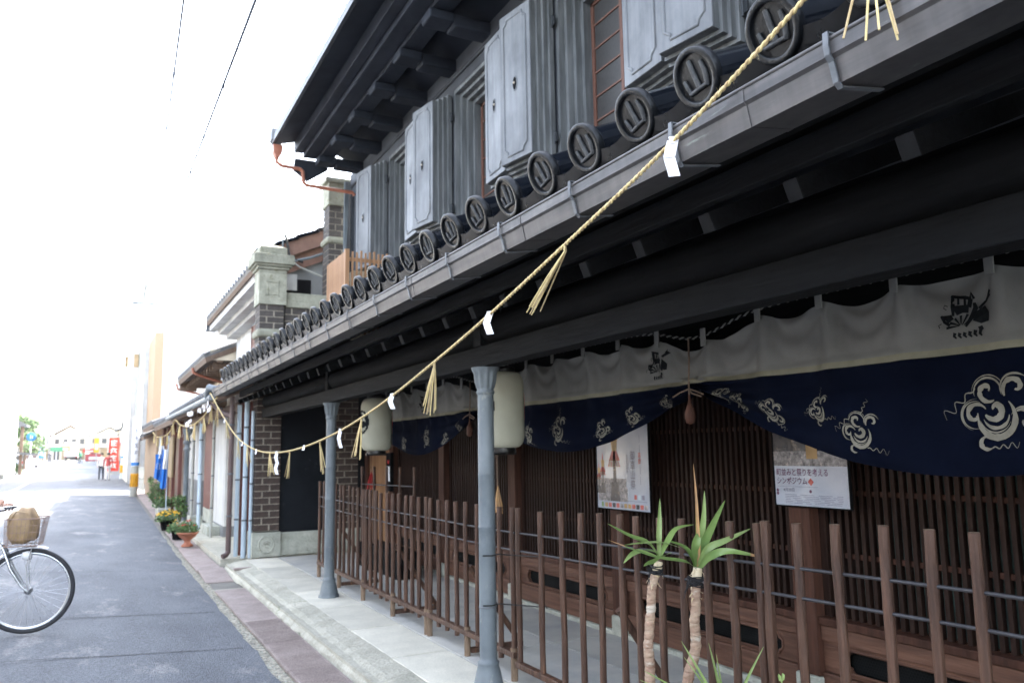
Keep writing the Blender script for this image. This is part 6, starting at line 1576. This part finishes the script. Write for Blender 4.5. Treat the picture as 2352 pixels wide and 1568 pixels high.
# left side: white block with a pale corner, gate roof, then houses
lb=thing('corner_building','pale building at the left edge with a green edged corner','building')
p=ony(22,1040,60); xr=p.x
B(lb,'wall',(xr-9,60,-.1),(xr-.25,68,5.6),'whitewall'); B(lb,'corner_strip',(xr-.25,59.9,0),(xr,60.3,5.4),'mint'); B(lb,'base',(xr-9,59.9,0),(xr-.25,60,.5),'greywall'); B(lb,'window',(xr-3,59.95,2.5),(xr-1.2,60,4.2),'pane')
lb2=thing('corner_building','taller grey brown building beyond the left edge of the frame','building'); B(lb2,'wall',(xr-16,50,-.1),(xr-1.55,58,13),'creamwall')
gt=thing('gate_roof','small tiled gate roof on posts behind the pale corner on the left','gate'); p=ony(36,972,70)
mb=MB(); mb.prism([(p.x-2,p.z-.1),(p.x-.6,p.z+.6),(p.x+.8,p.z-.1),(p.x+.8,p.z-.25),(p.x-2,p.z-.25)],69,72,'tilegrey'); mb.build('roof',gt); B(gt,'post',(p.x-1.8,69.3,0),(p.x-1.6,69.5,p.z-.2),'brownwood'); B(gt,'post',(p.x+.4,69.3,0),(p.x+.6,69.5,p.z-.2),'brownwood')
mb=MB(); mb.prism([(p.x-2,2.0),(p.x+1.6,1.7),(p.x+1.6,1.85),(p.x-2,2.2)],69,73,'tilegrey'); mb.build('lower_roof',gt)
HL=[(100,108,4.6,'white two storey house on the left behind the tree','whitewall','tilegrey',1.3,False,None),(109,117,3.2,'low house with a red roof on the left beyond the sign','creamwall','roofred',1.4,False,None),
    (118,128,5.4,'cream two storey house on the left past the green sign','creamwall','tilegrey',1.5,True,None),(130,140,4.5,'white house on the left two doors past the green sign','whitewall','tilegrey',1.5,False,'bluepipe'),
    (142,155,5.6,'tall gabled house on the left toward the end of the street','creamwall','roofred',2.0,True,None),(158,172,5.0,'last left hand house before the bend','whitewall','tilegrey',1.6,False,None)]
for (a,b,h,lab,w,r_m,rh,gb,shp) in HL: house(-1,-9.2-(a-100)*.005,a,b,h,lab,w,r_m,rh,8,gb,shp)
HR=[(60,68,4.2,'low white house on the right just past the farther pole','whitewall','tilegrey',1.2,False,None,2.9),(70,80,5.0,'cream shophouse on the right with a pale awning','creamwall','tilegrey',1.5,False,'polewhite',2.9),
    (82,94,5.4,'gabled house on the right with a warm red roof','creamwall','roofred',1.9,True,None,3.0),(96,108,4.5,'white shophouse on the right with a broad white awning','whitewall','tilegrey',1.5,False,'polewhite',3.0),
    (110,124,5.5,'long cream house far along the right side','creamwall','roofred',1.8,False,None,3.0),(126,142,5.0,'white house near the end of the right side','whitewall','tilegrey',1.8,True,None,2.9),(144,160,5.0,'last right hand house seen down the street','creamwall','tilegrey',1.8,False,'creamwall',2.6)]
for (a,b,h,lab,w,r_m,rh,gb,shp,xf) in HR: house(1,xf+.9,a,b,h,lab,w,r_m,rh,8,gb,shp)
HE=[(-16,-8,190,5.5,'broad pale house closing the end of the street on the left','whitewall','roofred'),(-7.4,-1.5,186,5.0,'gabled orange roofed house closing the end of the street','creamwall','roofred'),(-.8,6,182,4.6,'bright shop closing the end of the street on the right','creamwall','tilegrey')]
for (a,b,y,h,lab,w,rm_) in HE:
    t=thing('town_house',lab,'house'); z=gz(y)-.1; B(t,'wall',(a,y,z),(b,y+8,z+h),w); m_=(a+b)/2
    mb=MB(); mb.prism([(a-.6,z+h),(m_,z+h+2.1),(b+.6,z+h),(b+.6,z+h+.15),(m_,z+h+2.3),(a-.6,z+h+.15)],y-.7,y+8.5,rm_); mb.prism([(a,z+h),(b,z+h),(m_,z+h+2.0)],y+.05,y+8,w); mb.build('roof',t)
    B(t,'awning',(a+.2,y-1.4,z+2.7),(b-.2,y,z+3.0),'polewhite')
    n=4
    for k in range(n): B(t,'shop_window',(a+(b-a)*(k+.15)/n,y-.06,z+.2),(a+(b-a)*(k+.85)/n,y,z+2.3),'tan' if k%2 else 'pane'); B(t,'window',(a+(b-a)*(k+.25)/n,y-.06,z+3.4),(a+(b-a)*(k+.75)/n,y,z+4.4),'glass')
for (x,y,h,sd,lab) in ((-6.4,112,4.0,51,'small green street tree before the cream house on the left'),(-7.9,135,4.5,52,'second green street tree farther down on the left')): tree(x,y,h,1.2,lab,sd,1500)
for k,(u,y,h,lab) in enumerate([(101,125,9,'slim pale pole on the left far down the street'),(118,145,9,'slim pale pole beyond the grey walker')]): 
    p=gp_(u,1062,y); t=thing('street_pole',lab,'pole'); mb=MB(); mb.tube([(p[0],y,p[2]),(p[0],y,p[2]+h)],[.14,.10],'concrete',10); mb.build('shaft',t); mb=MB(); mb.tube([(p[0],y,p[2]+h-.3),(p[0]+1.2,y,p[2]+h)],.06,'concrete',6); mb.build('lamp_arm',t)
bx=thing('roadside_box','pale blue utility cabinet at the foot of the farther pole','cabinet'); p=gp_(291,1105,56); B(bx,'casing',(p[0]-.05,55.8,p[2]),(p[0]+.5,56.4,p[2]+.9),'bluepipe',.03); B(bx,'cabinet_door',(p[0],55.78,p[2]+.1),(p[0]+.45,55.8,p[2]+.8),'concrete')
sf=thing('street_fence','pale railing before the shopfronts between the two utility poles','railing')
for k in range(9): B(sf,'railing_post',(2.0,40+k*1.6,0),(2.06,40.06+k*1.6,1.0),'concrete')
for z in (.5,.95): B(sf,'rail',(2.01,40,z),(2.05,53,z+.05),'concrete')

# row across the street, outside the frame: it closes the street and shades the walk as in the place
for (a,b,h,lab,w) in ((-14,-3,5.6,'grey shophouse across the street behind the viewer','greywall'),(-2.6,9,6.2,'grey plastered shophouse opposite the black house','greywall'),(9.4,20,5.4,'white shophouse opposite the brick firewall','whitewall'),(20.6,33,5.8,'cream shophouse opposite the flower pots','creamwall'),(33.5,46,5.2,'grey shophouse opposite the nearer utility pole','greywall')):
    house(-1,-9.0,a,b,h,lab,w,'tilegrey',1.6,8,False,None)

hz=MB(); hz.box((-905,-405,-1.1),(905,1505,15.5),'black'); hzo=hz.build('glare_haze',None,kind='stuff')  # unseen volume added to stand in for far glare and lens flare
hm=bpy.data.materials.new('glare_haze_air'); hm.use_nodes=True; hn=hm.node_tree; hn.nodes.clear(); ho=hn.nodes.new('ShaderNodeOutputMaterial'); hv=hn.nodes.new('ShaderNodeVolumePrincipled')
hv.inputs['Color'].default_value=(.95,.96,1,1); hv.inputs['Density'].default_value=GLARE_HAZE; hn.links.new(hv.outputs[0],ho.inputs['Volume']); hzo.data.materials.clear(); hzo.data.materials.append(hm)
